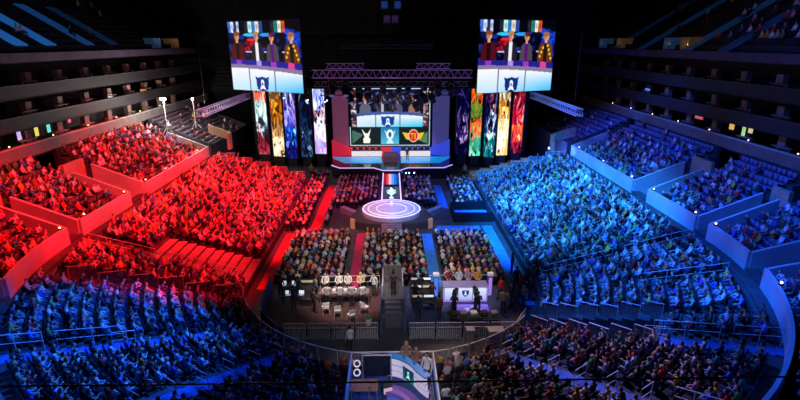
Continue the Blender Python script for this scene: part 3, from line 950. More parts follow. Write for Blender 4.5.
# trophy on its stand
tr = thing('trophy', 'tall glowing silver cup trophy on a slim stand on the round platform', 'trophy', (0, CY + 1.3, 1.196))
tr.scale = (.78, .78, .74)
MB().lathe([(0.34, 0), (0.34, 0.06), (0.2, 0.1), (0.16, 0.75), (0.3, 0.9), (0.3, 0.96), (0, 0.96)], n=24).build('pedestal', mat('pedestal', (0.75, 0.78, 0.85), 0.3, emit=0.4, ecol=(0.7, 0.75, 0.95), noise=0.03), tr)
MB().lathe([(0.24, 0.97), (0.2, 1.02), (0.09, 1.1), (0.07, 1.25), (0.2, 1.36), (0.36, 1.52), (0.42, 1.75), (0.38, 1.95), (0.28, 2.05), (0.16, 2.14), (0.08, 2.3), (0.0, 2.36)], n=28).build('cup', M_silver, tr, smooth=True)
for s in (-1, 1):
    MB().tube([(s * 0.3, 0, 1.5), (s * 0.52, 0, 1.62), (s * 0.58, 0, 1.85), (s * 0.5, 0, 2.05), (s * 0.34, 0, 1.98)], [0.04, 0.05, 0.05, 0.04, 0.03], 8).build('handle', M_silver, tr, smooth=True)

# carpets on the floor
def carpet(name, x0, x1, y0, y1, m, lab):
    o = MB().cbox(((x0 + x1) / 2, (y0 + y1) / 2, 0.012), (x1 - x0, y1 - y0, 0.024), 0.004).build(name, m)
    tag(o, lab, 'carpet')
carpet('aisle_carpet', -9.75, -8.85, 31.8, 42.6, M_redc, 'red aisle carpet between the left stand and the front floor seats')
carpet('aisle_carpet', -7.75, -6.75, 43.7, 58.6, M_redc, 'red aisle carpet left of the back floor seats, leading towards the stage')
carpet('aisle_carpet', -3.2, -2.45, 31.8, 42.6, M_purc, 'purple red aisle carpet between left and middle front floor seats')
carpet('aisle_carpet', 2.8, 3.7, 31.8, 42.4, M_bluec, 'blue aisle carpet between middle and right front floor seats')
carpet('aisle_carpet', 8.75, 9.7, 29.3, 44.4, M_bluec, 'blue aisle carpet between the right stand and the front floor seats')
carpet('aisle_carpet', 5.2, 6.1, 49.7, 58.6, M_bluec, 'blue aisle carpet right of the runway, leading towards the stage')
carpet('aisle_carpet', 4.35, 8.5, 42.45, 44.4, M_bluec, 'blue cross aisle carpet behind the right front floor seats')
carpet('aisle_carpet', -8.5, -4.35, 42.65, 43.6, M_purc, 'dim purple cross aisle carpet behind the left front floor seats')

# production pit right of the round platform
pit = at(472, 226, 0)
t = thing('production_pen', 'dark fenced production pen with blue floor right of the round platform', 'pen', (8.1, 47.2, 0))
MB().cbox((0, 0, 0.06), (3.7, 3.2, 0.12), 0.02).build('floor_mat', M_bluec, t)
for (cx_, cy_, dx_, dy_) in ((0, -1.7, 3.9, 0.1), (0, 1.7, 3.9, 0.1), (-1.9, 0, 0.1, 3.3), (1.9, 0, 0.1, 3.3)):
    MB().cbox((cx_, cy_, 0.5), (dx_, dy_, 1.0), 0.02).build('side_panel', M_dark, t)
# ------------------------------------------------------------------ trusses
def truss(p0, p1, s, label, bay=0.42, m=None, glow=None):
    p0, p1 = Vector(p0), Vector(p1)
    d = p1 - p0
    L = d.length
    t = thing('lighting_truss', label, 'truss', (p0 + p1) / 2, math.atan2(d.y, d.x))
    m = m or M_truss
    x = L / 2
    for sy in (-1, 1):
        for sz in (-1, 1):
            MB().tube([(-x, sy * s / 2, sz * s / 2), (x, sy * s / 2, sz * s / 2)], 0.035).build('chord', m, t)
    b = MB()
    n_ = int(L / bay)
    for k in range(n_):
        xa, xb = -x + L * k / n_, -x + L * (k + 1) / n_
        f = 1 if k % 2 else -1
        for sy in (-1, 1):
            b.tube([(xa, sy * s / 2, f * s / 2), (xb, sy * s / 2, -f * s / 2)], 0.016, 4)
        for sz in (-1, 1):
            b.tube([(xa, f * s / 2, sz * s / 2), (xb, -f * s / 2, sz * s / 2)], 0.016, 4)
    b.build('lacing', m, t)
    for e in (-0.4, 0.4):
        MB().tube([(e * L, 0, s / 2), (e * L, 0, 40 - t.location.z)], 0.02, 4).build('hanging_cable', M_black, t)
    return t
M_tr_v = mat('violet lit truss', (0.5, 0.4, 0.6), 0.4, 0.3, emit=0.16, ecol=(0.30, 0.14, 0.5), noise=0.1)  # violet light on the metal put in as a faint glow
M_tr_b = mat('blue lit truss', (0.4, 0.5, 0.7), 0.4, 0.3, emit=0.22, ecol=(0.20, 0.3, 0.8), noise=0.1)  # same for blue light: tint plus a faint glow
a, b2 = atY(312, 74, 60), atY(472, 74, 60)
truss(a, b2, 0.9, 'long violet lit truss in front of the central screen, highest of the three stage trusses', m=M_tr_v)
a, b2 = atY(314, 84, 64), atY(468, 84, 64)
truss(a, b2, 0.6, 'long dark truss with hanging moving heads, just above the central screen')
a, b2 = atY(340, 46.5, 55), atY(433, 46.5, 55)
truss(a, b2, 0.35, 'short dark lamp bar hanging high above the stage', m=mat('dim truss', (0.1, 0.1, 0.12), 0.5, noise=0.2))
lampbar = [atY(px, 44.5, 55) for px in (350, 359.5, 370, 379.5, 391, 401, 411, 421, 430)]
truss(atY(326, 66, 62), atY(364, 66, 62), 0.6, 'short violet lit truss piece high above the red half of the stage', m=M_tr_v)
truss(atY(416, 66, 62), atY(450, 66, 62), 0.6, 'short violet lit truss piece high above the blue half of the stage', m=M_tr_v)
truss(atY(320, 93, 66), atY(458, 93, 66), 0.6, 'lowest dark stage truss close above the central screen', m=mat('dim truss'  , (0.1, 0.1, 0.12)))
truss((-21, 54.5, 9.5), (-21, 73.5, 9.5), 0.75, 'violet lit ladder truss left of the left video screen', m=M_tr_v)
truss((21, 54.5, 9.5), (21, 73.5, 9.5), 0.75, 'blue lit ladder truss right of the right video screen', m=M_tr_b)

def par_can(loc, lab, first=[None]):
    if first[0] is None:
        t = first[0] = thing('par_lamp', lab, 'lamp', loc, 0, 'lamps on the high lamp bar')
        MB().lathe([(0.0, -0.3), (0.17, -0.28), (0.2, 0.1), (0.23, 0.14), (0.2, 0.15)], n=14).build('lamp_can', M_black, t).rotation_euler.x = PI / 2
        o = MB().lathe([(0.19, 0.12), (0.0, 0.14)], n=14).build('lens', mat('dim lens', (0.3, 0.28, 0.35), emit=0.12, ecol=(0.5, 0.4, 0.6), noise=0.05), t)
        o.rotation_euler.x = PI / 2
        MB().tube([(-0.22, 0, 0.0), (-0.22, 0, -0.3), (0.22, 0, -0.3), (0.22, 0, 0.0)], 0.02).build('bracket', M_black, t)
    else:
        dup(first[0], loc, 0, lab)
for k, q_ in enumerate(lampbar):
    par_can((q_.x, q_.y, q_.z + 0.47), f'round lamp standing on the high lamp bar, {ORD[k]} of nine from the left')

def moving_head(loc, rz, lab, tilt=0.5, s=1.65, first=[None]):
    if first[0] is None:
        t = first[0] = thing('moving_head_lamp', lab, 'stage lamp', loc, rz, 'moving head lamps hanging over the stage')
        t.scale = (s,) * 3
        MB().cbox((0, 0, -0.12), (0.42, 0.42, 0.24), 0.04).build('base', M_black, t)
        MB().tube([(-0.3, 0, -0.85), (-0.32, 0, -0.4), (-0.24, 0, -0.27), (0.24, 0, -0.27), (0.32, 0, -0.4), (0.3, 0, -0.85)], 0.06, 8).build('yoke', M_black, t)
        o = MB().lathe([(0.0, -0.42), (0.2, -0.36), (0.26, -0.1), (0.22, 0.2), (0.27, 0.36), (0.22, 0.42), (0.0, 0.40)], n=18).build('head', M_black, t, smooth=True)
        o.location = (0, 0, -0.85)
        o.rotation_euler.x = PI - tilt
        o2 = MB().lathe([(0.2, 0.425), (0.0, 0.44)], n=18).build('lens', mat('moving lens', (0.1, 0.1, 0.2), emit=0.35, ecol=(0.15, 0.25, 0.9), noise=0.05), o)
    else:
        dup(first[0], loc, rz, lab).scale = (s,) * 3
k = 0
for (px, py, Y) in [(333, 92, 61), (346, 97, 61), (350, 92, 64), (359, 93, 64), (368, 93, 64), (376, 96, 66), (383, 92, 64), (392, 96, 66), (399, 93, 64), (408, 92, 64), (416, 95, 66), (424, 93, 64), (432, 93, 64), (437, 92, 61), (450, 98, 61)]:
    q_ = atY(px, py, Y)
    zt = {61: atY(391, 74, 60).z - 0.5, 64: atY(391, 84, 64).z - 0.34, 66: atY(391, 93, 66).z - 0.34}[Y]
    Yt = {61: 60.0, 64: 64.0, 66: 66.0}[Y]
    moving_head((q_.x, Yt, zt), 0.2 * k, f'dark moving head lamp hanging above the central screen, {ORD[k]} of fifteen from the left')
    k += 1
# four lit loudspeaker boxes in the rig
def rig_speaker(px, py, m, lab, top=40):
    q_ = atY(px, py, 50)
    t = thing('loudspeaker', lab, 'loudspeaker', q_, 0, 'loudspeakers hanging under the roof')
    MB().cbox((0, 0, 0), (0.7, 0.6, 0.75), 0.04).build('cabinet', M_black, t)
    MB().box((0, -0.32, 0), (0.6, 0.03, 0.62)).build('grille', m, t)
    MB().tube([(0, 0, 0.37), (0, 0, top - q_.z)], 0.025, 4).build('hanging_cable', M_black, t)
m1 = mat('grille blue', (0.04, 0.1, 0.4), emit=0.20, ecol=(0.03, 0.12, 0.6), noise=0.3, scale=8)
m2 = mat('grille violet', (0.1, 0.05, 0.2), emit=0.08, ecol=(0.2, 0.12, 0.4), noise=0.3, scale=8)
rig_speaker(384.5, 5, m1, 'blue lit hanging loudspeaker, upper left of the four under the roof')
rig_speaker(397.5, 5, m1, 'blue lit hanging loudspeaker, upper right of the four under the roof')
rig_speaker(387, 19, m2, 'dim violet hanging loudspeaker, lower left of the four under the roof', atY(391, 5, 50).z - .39)
rig_speaker(395, 19, m2, 'dim violet hanging loudspeaker, lower right of the four under the roof', atY(391, 5, 50).z - .39)
# black drapes behind the stage
for x0, x1, lab, sd_ in ((-20.2, -9.4, 'black drape wall behind the left led columns', 0), (9.4, 20.2, 'black drape wall behind the right led columns', 1)):
    b = MB()
    n_ = 60
    vs = []
    for k in range(n_ + 1):
        x = x0 + (x1 - x0) * k / n_
        for z in (0.02, 11.2):
            vs.append((x, 72.2 + 0.12 * math.sin(k * 1.9), z))
    b.add(vs, [(2 * k, 2 * k + 2, 2 * k + 3, 2 * k + 1) for k in range(n_)])
    tag(b.build('stage_drape', M_dark), lab, 'drape')
# ------------------------------------------------------------------ people
def lerp(a, b, k):
    return Vector(a).lerp(Vector(b), k)


def pose(kind):
    """joint positions (person faces +y, feet on z = 0)"""
    J = {}
    if kind.startswith('sit'):
        J['pel'] = (0, 0.0, 0.585)
        J['bel'], J['chest'], J['nk'], J['head'] = (0, -0.02, 0.76), (0, -0.03, 0.95), (0, -0.02, 1.09), (0, 0.015, 1.235)
        for s, n in ((-1, 'l'), (1, 'r')):
            J['hip' + n], J['knee' + n], J['ank' + n], J['toe' + n] = (s * .095, .04, .545), (s * .115, .40, .545), (s * .12, .35, .10), (s * .13, .49, .045)
            J['sh' + n], J['el' + n], J['wr' + n], J['hd' + n] = (s * .175, -.03, 1.01), (s * .215, .03, .76), (s * .12, .23, .67), (s * .085, .31, .655)
        if kind == 'sit_lean':
            J['bel'], J['chest'], J['nk'], J['head'] = (0, .05, .75), (0, .13, .92), (0, .20, 1.04), (0, .27, 1.17)
            for s, n in ((-1, 'l'), (1, 'r')):
                J['sh' + n], J['el' + n], J['wr' + n], J['hd' + n] = (s * .175, .15, .97), (s * .20, .30, .74), (s * .07, .42, .80), (s * .04, .46, .86)
        if kind == 'sit_phone':
            J['shr'], J['elr'], J['wrr'], J['hdr'] = (.175, -.03, 1.01), (.225, .08, .77), (.16, .30, .88), (.135, .375, .925)
            J['head'] = (.01, .03, 1.23)
        if kind == 'sit_desk':
            for s, n in ((-1, 'l'), (1, 'r')):
                J['el' + n], J['wr' + n], J['hd' + n] = (s * .23, .12, .80), (s * .16, .36, .82), (s * .13, .445, .815)
    else:
        J['pel'] = (0, 0, .95)
        J['bel'], J['chest'], J['nk'], J['head'] = (0, -.01, 1.14), (0, -.02, 1.34), (0, 0, 1.50), (0, .03, 1.645)
        for s, n in ((-1, 'l'), (1, 'r')):
            J['hip' + n], J['knee' + n], J['ank' + n], J['toe' + n] = (s * .095, 0, .90), (s * .11, .02, .49), (s * .12, -.02, .10), (s * .14, .12, .045)
            J['sh' + n], J['el' + n], J['wr' + n], J['hd' + n] = (s * .18, -.02, 1.41), (s * .24, -.04, 1.13), (s * .25, .06, .90), (s * .25, .09, .81)
        if kind == 'stand_work':
            for s, n in ((-1, 'l'), (1, 'r')):
                J['el' + n], J['wr' + n], J['hd' + n] = (s * .24, .06, 1.15), (s * .13, .28, 1.12), (s * .10, .365, 1.12)
        if kind == 'stand_talk':
            J['elr'], J['wrr'], J['hdr'] = (.25, .03, 1.15), (.16, .26, 1.25), (.13, .33, 1.30)
            J['kneel'], J['ankl'], J['toel'] = (-.11, .06, .50), (-.13, .07, .10), (-.15, .21, .045)
        if kind == 'stand_cheer':
            for s, n in ((-1, 'l'), (1, 'r')):
                J['el' + n], J['wr' + n], J['hd' + n] = (s * .30, .04, 1.50), (s * .25, .08, 1.75), (s * .24, .09, 1.84)
    return {k: Vector(v) for k, v in J.items()}


RAD = dict(pel=.135, bel=.125, chest=.135, nk=.052, hip=.085, knee=.058, ank=.042, toe=.036, sh=.062, el=.042, wr=.030, hd=.034, thm=.072)


def skin_mesh(J):
    """the limbs and trunk grown by a skin modifier from the joints"""
    V, E, Rr = [], [], []
    idx = {}
    def add(n, p, r):
        idx[n] = len(V)
        V.append(tuple(p))
        Rr.append(r)
    add('pel', J['pel'], (.15, .12))
    add('bel', J['bel'], (.145, .11))
    add('chest', J['chest'], (.16, .115))
    add('top', lerp(J['chest'], J['nk'], .62), (.11, .075))
    add('nk', J['nk'], (.054, .054))
    add('hd0', lerp(J['nk'], J['head'], .7), (.055, .055))
    E += [('pel', 'bel'), ('bel', 'chest'), ('chest', 'top'), ('top', 'nk'), ('nk', 'hd0')]
    for n in 'lr':
        for k in ('hip', 'knee', 'ank', 'toe', 'sh', 'el', 'wr', 'hd'):
            r = RAD[k]
            if k == 'hd':
                add(k + n, J[k + n], (.036, .020))
            else:
                add(k + n, J[k + n], (r, r))
        add('th' + n, lerp(J['hip' + n], J['knee' + n], .45), (.075, .075))
        add('cf' + n, lerp(J['knee' + n], J['ank' + n], .35), (.055, .055))
        add('fa' + n, lerp(J['el' + n], J['wr' + n], .3), (.042, .042))
        E += [('pel', 'hip' + n), ('hip' + n, 'th' + n), ('th' + n, 'knee' + n), ('knee' + n, 'cf' + n), ('cf' + n, 'ank' + n), ('ank' + n, 'toe' + n), ('top', 'sh' + n), ('sh' + n, 'el' + n), ('el' + n, 'fa' + n), ('fa' + n, 'wr' + n), ('wr' + n, 'hd' + n)]
    me = bpy.data.meshes.new('tmp')
    me.from_pydata(V, [(idx[a], idx[b]) for a, b in E], [])
    o = bpy.data.objects.new('tmp', me)
    COL.objects.link(o)
    sk = o.modifiers.new('s', 'SKIN')
    sk.use_smooth_shade = True
    lay = me.skin_vertices[0].data if len(me.skin_vertices) else None
    if lay is None:
        bm = bmesh.new()
        bm.from_mesh(me)
        bm.verts.layers.skin.verify()
        bm.to_mesh(me)
        bm.free()
        lay = me.skin_vertices[0].data
    for i, r in enumerate(Rr):
        lay[i].radius = r
        lay[i].use_root = i == 0
    ss = o.modifiers.new('d', 'SUBSURF')
    ss.levels = 2
    out = evaluated(o)
    bpy.data.objects.remove(o)
    bm = bmesh.new()
    bm.from_mesh(out)
    bmesh.ops.holes_fill(bm, edges=[e for e in bm.edges if e.is_boundary], sides=0)
    bmesh.ops.recalc_face_normals(bm, faces=bm.faces[:])
    if bm.calc_volume(signed=True) < 0:
        bmesh.ops.reverse_faces(bm, faces=bm.faces[:])
    bm.to_mesh(out)
    bm.free()
    return out


def evaluated(o):
    dg = bpy.context.evaluated_depsgraph_get()
    dg.update()
    return bpy.data.meshes.new_from_object(o.evaluated_get(dg), depsgraph=dg)


def ball(mb, c, r, nu=14, nv=10, fwd=None):
    vs = [(c[0], c[1], c[2] - r[2])]
    for j in range(1, nv):
        a = -PI / 2 + PI * j / nv
        for i in range(nu):
            b = 2 * PI * i / nu
            vs.append((c[0] + r[0] * math.cos(a) * math.cos(b), c[1] + r[1] * math.cos(a) * math.sin(b), c[2] + r[2] * math.sin(a)))
    vs.append((c[0], c[1], c[2] + r[2]))
    fs = [(0, 1 + (i + 1) % nu, 1 + i) for i in range(nu)]
    for j in range(nv - 2):
        for i in range(nu):
            k = (i + 1) % nu
            fs.append((1 + j * nu + i, 1 + j * nu + k, 1 + (j + 1) * nu + k, 1 + (j + 1) * nu + i))
    L = len(vs) - 1
    fs += [(L, 1 + (nv - 2) * nu + i, 1 + (nv - 2) * nu + (i + 1) % nu) for i in range(nu)]
    mb.add(vs, fs)


def hands(mb, J, n):
    s = -1 if n == 'l' else 1
    w, h = J['wr' + n], J['hd' + n]
    d = (h - w).normalized()
    side = Vector((1, 0, 0)) if abs(d.x) < .8 else Vector((0, 1, 0))
    side = (side - d * side.dot(d)).normalized()
    nor = d.cross(side)
    if nor.z > 0:
        nor = -nor
    for i, L in enumerate((.062, .075, .072, .056)):
        b = h + side * (i - 1.5) * .019 + d * .015
        m = b + d * L * .55 + nor * .008
        e = m + d * L * .40 + nor * .026
        mb.tube([b - d * .02, b, m, e], [.0095, .0095, .009, .0075], 6)
    b = w + d * .025 - side * s * .022
    mb.tube([b, b - side * s * .026 + d * .028, b - side * s * .030 + d * .062 + nor * .012], [.011, .0105, .008], 6)


def person_meshes(kind, voxel=0.0095):
    J = pose(kind)
    body = skin_mesh(J)
    mb = MB()
    mb.v = [tuple(v.co) for v in body.vertices]
    mb.f = [tuple(p.vertices) for p in body.polygons]
    bpy.data.meshes.remove(body)
    hc = J['head']
    ball(mb, hc, (.076, .094, .112))
    ball(mb, hc + Vector((0, .028, -.062)), (.055, .062, .052), 12, 8)      # jaw
    mb.tube([hc + Vector((0, .085, .022)), hc + Vector((0, .108, -.018)), hc + Vector((0, .088, -.03))], [.010, .015, .010], 8)
    for s in (-1, 1):
        ball(mb, hc + Vector((s * .078, -.005, -.005)), (.013, .022, .032), 8, 6)
    for n in 'lr':
        hands(mb, J, n)
        a, t = J['ank' + n], J['toe' + n]
        d = (t - a)
        d.z = 0
        d.normalize()
        ball(mb, a + d * -.035 + Vector((0, 0, -.055)), (.038, .045, .042), 10, 8)
        ball(mb, Vector((t.x, t.y, .04)), (.043, .07, .038), 10, 8)
    me = bpy.data.meshes.new('tmp2')
    me.from_pydata(mb.v, [], mb.f)
    o = bpy.data.objects.new('tmp2', me)
    COL.objects.link(o)
    r = o.modifiers.new('r', 'REMESH')
    r.mode = 'VOXEL'
    r.voxel_size = voxel
    sm = o.modifiers.new('sm', 'SMOOTH')
    sm.factor, sm.iterations = .5, 2
    dec = o.modifiers.new('dc', 'DECIMATE')
    dec.ratio = .22
    out = evaluated(o)
    # a coarse version for the far crowd
    r.voxel_size = .034
    sm.iterations = 1
    dec.ratio = min(1.0, 300 / 4200)
    low = evaluated(o)
    bpy.data.objects.remove(o)
    largest_piece(out)
    largest_piece(low)
    assert len(out.vertices) > 3000, kind
    return J, out, low


def largest_piece(me):
    bm = bmesh.new()
    bm.from_mesh(me)
    left, best = set(bm.verts), []
    while left:
        st = [left.pop()]
        comp = list(st)
        while st:
            v = st.pop()
            for e in v.link_edges:
                w_ = e.other_vert(v)
                if w_ in left:
                    left.discard(w_)
                    st.append(w_)
                    comp.append(w_)
        if len(comp) > len(best):
            best = comp
    keep = set(best)
    print('pieces', len(bm.verts), len(keep))
    bmesh.ops.delete(bm, geom=[v for v in bm.verts if v not in keep], context='VERTS')
    bm.to_mesh(me)
    bm.free()


def seg_d(p, a, b):
    ab = b - a
    k = max(0, min(1, (p - a).dot(ab) / ab.length_squared))
    return (p - (a + ab * k)).length


def zone(J, p, long_sleeve=True):
    """0 skin, 1 top, 2 trousers, 3 shoes, 4 eyes and mouth, 5 hair"""
    hc = J['head']
    d = p - hc
    if (d - Vector((0, 0, -.02))).length < .135 and p.z > J['nk'].z + .015:
        if d.y > .06 and abs(abs(d.x) - .032) < .014 and abs(d.z - .012) < .009:
            return 4
        if d.y > .06 and abs(d.x) < .026 and abs(d.z + .062) < .007:
            return 4
        if d.z > .055 or (d.y < -.01 and d.z > -.055):
            return 5
        return 0
    best, zn = 9, 1
    for a, b, z_, r in ((J['nk'], hc, 0, .05), (J['pel'], J['chest'], 1, .13), (J['chest'], lerp(J['chest'], J['nk'], .8), 1, .12)):
        q = seg_d(p, a, b) - r
        if q < best:
            best, zn = q, z_
    for n in 'lr':
        for a, b, z_, r in (('sh', 'el', 1, .055), ('el', 'wr', 1 if long_sleeve else 0, .038), ('wr', 'hd', 0, .035), ('hip', 'knee', 2, .075), ('knee', 'ank', 2, .05)):
            q = seg_d(p, J[a + n], J[b + n]) - r
            if q < best:
                best, zn = q, z_
        f = min(seg_d(p, J['ank' + n] - Vector((0, 0, .05)), J['toe' + n]) - .05, 9)
        if f < best:
            best, zn = f, 3
    if zn == 1 and p.z < J['pel'].z - .02 and best < .2 and abs(p.x) < .2:
        zn = 2
    return zn


BODY, LOW, HAIR = {}, {}, {}
for kind in ('sit_rest', 'sit_lean', 'sit_phone', 'sit_desk', 'stand_relaxed', 'stand_work', 'stand_talk', 'stand_cheer'):
    J, me, low = person_meshes(kind)
    me.name = 'person_' + kind
    for m in (M_skin, M_cloth, M_pants, M_shoe, M_eye):
        me.materials.append(m)
    ls = kind != 'sit_phone'
    zs = [zone(J, p.center, ls) for p in me.polygons]
    me.polygons.foreach_set('material_index', [0 if z == 5 else z for z in zs])
    me.polygons.foreach_set('use_smooth', [True] * len(me.polygons))
    BODY[kind] = me
    lv = np.array([tuple(v.co) for v in low.vertices])
    lf = []
    for p in low.polygons:
        v = list(p.vertices)
        for i in range(1, len(v) - 1):
            lf.append((v[0], v[i], v[i + 1]))
    lz = np.array([zone(J, v.co, ls) for v in low.vertices])
    LOW[kind] = (lv, np.array(lf), lz)
    # hair: a cap around the skull, short and long
    for style in ('short', 'long'):
        hb = MB()
        c = J['head'] + Vector((0, -.014, .016))
        nu, nv = 16, 12
        zmin = -.075 if style == 'short' else -.20
        vs, fs = [], []
        for j in range(nv + 1):
            for i in range(nu):
                b = 2 * PI * i / nu
                fr = max(0.0, math.sin(b))            # 1 at the face side
                lo = zmin + (.075 - zmin) * min(1, fr * 1.6) * (1.0 if style == 'short' else .92)
                zz = .108 - (.108 - lo) * (j / nv)
                rr = math.sqrt(max(0.0, 1 - min(1, max(zz, 0) / .1085) ** 2)) if zz > 0 else 1.0
                k = 1 - .25 * max(0, -zz - .03) / .1 if style == 'short' else 1 - .2 * max(0, -zz - .05) / .15
                vs.append(c + Vector((.088 * rr * k * math.cos(b), .102 * rr * k * math.sin(b), zz)))
        for j in range(nv):
            for i in range(nu):
                l = (i + 1) % nu
                fs.append((j * nu + i, (j + 1) * nu + i, (j + 1) * nu + l, j * nu + l))
        fs.append(tuple(range(nu)))
        hb.add(vs, fs)
        hm = bpy.data.meshes.new('hair_' + style)
        hm.from_pydata(hb.v, [], hb.f)
        hm.materials.append(M_hair)
        hm.polygons.foreach_set('use_smooth', [True] * len(hm.polygons))
        HAIR[kind, style] = hm

HAIRC = {'dark brown': (0.03, 0.018, 0.012), 'black': (0.008, 0.008, 0.01), 'brown': (0.10, 0.05, 0.025), 'blond': (0.5, 0.33, 0.14), 'ginger': (0.35, 0.10, 0.03)}


def person(kind, loc, rz, label, shirt, hair=(0.03, 0.018, 0.012), style='short', group=None, scale=1.0, cat='person'):
    o = bpy.data.objects.new('person', BODY[kind])
    COL.objects.link(o)
    o.location = loc
    o.rotation_euler.z = rz
    o.color = (*shirt, 1)
    if scale != 1.0:
        o.scale = (scale,) * 3
    tag(o, label, cat, group)
    h = bpy.data.objects.new('hair', HAIR[kind, style])
    COL.objects.link(h)
    h.parent = o
    h.color = (*hair, 1)
    return o


# ------------------------------------------------------------------ seats
def make_seat():
    t = thing('folding_seat', '', 'seat')
    b = MB()
    # curved back shell
    n_ = 6
    vs = []
    for z, y in ((.42, -.17), (.62, -.20), (.80, -.235), (.86, -.25)):
        for i in range(n_ + 1):
            x = -.22 + .44 * i / n_
            vs.append((x, y - .03 + .05 * (abs(x) / .22) ** 2, z))
    m = len(vs)
    vs += [(x, y - .035, z) for x, y, z in vs]
    k = n_ + 1
    fs = []
    for j in range(3):
        for i in range(n_):
            fs.append((j * k + i, j * k + i + 1, (j + 1) * k + i + 1, (j + 1) * k + i))
            fs.append((m + j * k + i, m + (j + 1) * k + i, m + (j + 1) * k + i + 1, m + j * k + i + 1))
    for i in range(n_):
        fs += [(i, m + i, m + i + 1, i + 1), (3 * k + i, 3 * k + i + 1, m + 3 * k + i + 1, m + 3 * k + i)]
    for j in range(3):
        fs += [(j * k, (j + 1) * k, m + (j + 1) * k, m + j * k), (j * k + n_, m + j * k + n_, m + (j + 1) * k + n_, (j + 1) * k + n_)]
    b.add(vs, fs)
    b.build('seat_back', M_seat, t)
    MB().cbox((0, .03, .415), (.44, .40, .06), .02).build('seat_pan', M_seatpad, t)
    for s in (-1, 1):
        a = MB().cbox((s * .245, -.02, .615), (.035, .28, .03), .008)
        a.tube([(s * .245, -.1, 0.0), (s * .245, -.1, .60)], .02, 6)
        a.build('armrest', M_black, t)
    return t
# ------------------------------------------------------------------ where everyone sits
PAL = [('white', (.78, .78, .8)), ('pale grey', (.5, .5, .52)), ('black', (.014, .014, .017)), ('charcoal', (.04, .04, .045)), ('navy', (.02, .03, .10)), ('red', (.6, .03, .03)),
       ('teal', (.04, .32, .34)), ('bright blue', (.06, .2, .65)), ('maroon', (.2, .02, .03)), ('yellow', (.75, .5, .06)), ('green', (.08, .3, .09)), ('pink', (.7, .25, .35)),
       ('purple', (.2, .06, .35)), ('beige', (.5, .38, .26)), ('brown', (.14, .07, .035)), ('sky blue', (.3, .55, .8)), ('orange', (.8, .26, .05))]
PW = np.array([16, 9, 15, 10, 6, 5, 4, 6, 4, 2, 3, 3, 4, 4, 4, 3, 2], float)
PW /= PW.sum()
SKINS = [(.60, .38, .27), (.45, .26, .17), (.68, .46, .36), (.30, .16, .10), (.52, .32, .2)]
HAIRS = list(HAIRC.values())
PS = .9       # seated figures are a little smaller than the joint table
SLOTS = []    # dict(p, rz, sec, row, seat, occ, zone)


def add_row(sec, row, t0, t1, u, z, occ, step=0.50, block=None, right_first=False):
    """seats along a curved row from parameter t0 to t1"""
    def arc(t):
        return 0.0
    sg = 1 if t1 > t0 else -1
    t = t0
    k = 0
    while True:
        inc = math.degrees(step / (R0 + u)) if abs(t) < 90 else step
        if k == 0:
            t += sg * inc * (.55 + rng.uniform(0, .5))
        if (t - t1) * sg > -0.3 * inc:
            break
        uj = u + rng.uniform(-.02, .02)
        p, n_ = bowl(t + sg * inc * rng.uniform(-.02, .02), uj)
        rz = math.atan2(n_.x, -n_.y)        # facing inward: (-sin rz, cos rz) = -n
        if not (block and block(p.x, p.y)):
            SLOTS.append(dict(p=(p.x, p.y, z), rz=rz, sec=sec, row=row, seat=k, occ=(rng.random() < occ(p.x, p.y)) if callable(occ) else rng.random() < occ))
        t += sg * inc
        k += 1


def on_platform(x, y):
    return abs(x) < 2.3 and y < 20.2


# near end: sections between the radial stairs (angle ranges), seats counted from the stairs named in the label
ST1, ST2 = 33.0, 52.0
NEAR = [  # name, t0 (counting starts), t1, phrase, occupancy
    ('mid left', -ST1 + 2.2, -1.0, 'right of left stairs', .50),
    ('mid right', ST1 - 2.2, 1.0, 'left of right stairs', .62),
    ('inner left', -ST1 - 2.2, -ST2 + 2.2, 'left of left stairs', .88),
    ('inner right', ST1 + 2.2, GAP0 - 1.3, 'right of right stairs', .86),
    ('outer left', -ST2 - 1.6, -73.9, 'left of outer left stairs', .88),
]
PHR = {}
for nm, t0, t1, ph, oc in NEAR:
    PHR[nm] = ph
    for k in range(NLOW - 1):
        if k > NLOW - 2 and nm.startswith('outer'):
            continue
        add_row(nm, k, t0, t1, PITCH * k + .525, zlow(k), oc, block=on_platform)
# right of the pit: rows behind the pit
for k in range(KPIT, NLOW - 1):
    add_row('pit right', k, ST2 + 1.8, GAP1 - .4, PITCH * k + .525, zlow(k), .85)
# left corner wedge between the near-end boundary and the bare strip
STRIP = (tY(31.0), tY(33.4))
for k in range(NLOW - 2):
    u = PITCH * k + .525
    for sg in (-1, 1):
        lo = 77.3 if sg < 0 else GAP1 + 1.6
        add_row('corner', k, sg * lo, sg * tY(30.8), u, zlow(k), .95, block=(lambda x, y: x > 0 and abs(math.degrees(math.atan2(x, YC - y)) - 74) < 1.5) if k > 5 else None)
        bare = (35.6 if k < 10 else 33.0) if sg < 0 else 32.2
        add_row('side', k, sg * tY(bare), sg * tY(YFAR - .4), u, zlow(k), .97)
# upper banks
def occ_up(x, y):
    if y > 59.5:
        return .10
    if x < 0:
        return .72 if y < 58 else .3
    if y > 53:
        return .12 if x > 27.5 or y > 57 else .8
    return .30 if x > 26.6 else .78
for k in range(NUP):
    u = UWALL + .2 + PITCH * k + .42
    for sg in (-1, 1):
        for (a, b) in UPS[sg]:
            a2 = max(a, 40.0)
            if b - a2 < 4:
                continue
            st = .5
            mg = lambda q: 1.3 if q < 90 else .35
            add_row('upper', k, sg * (a2 + mg(a2)), sg * (b - mg(b)), u, zup(k), occ_up)
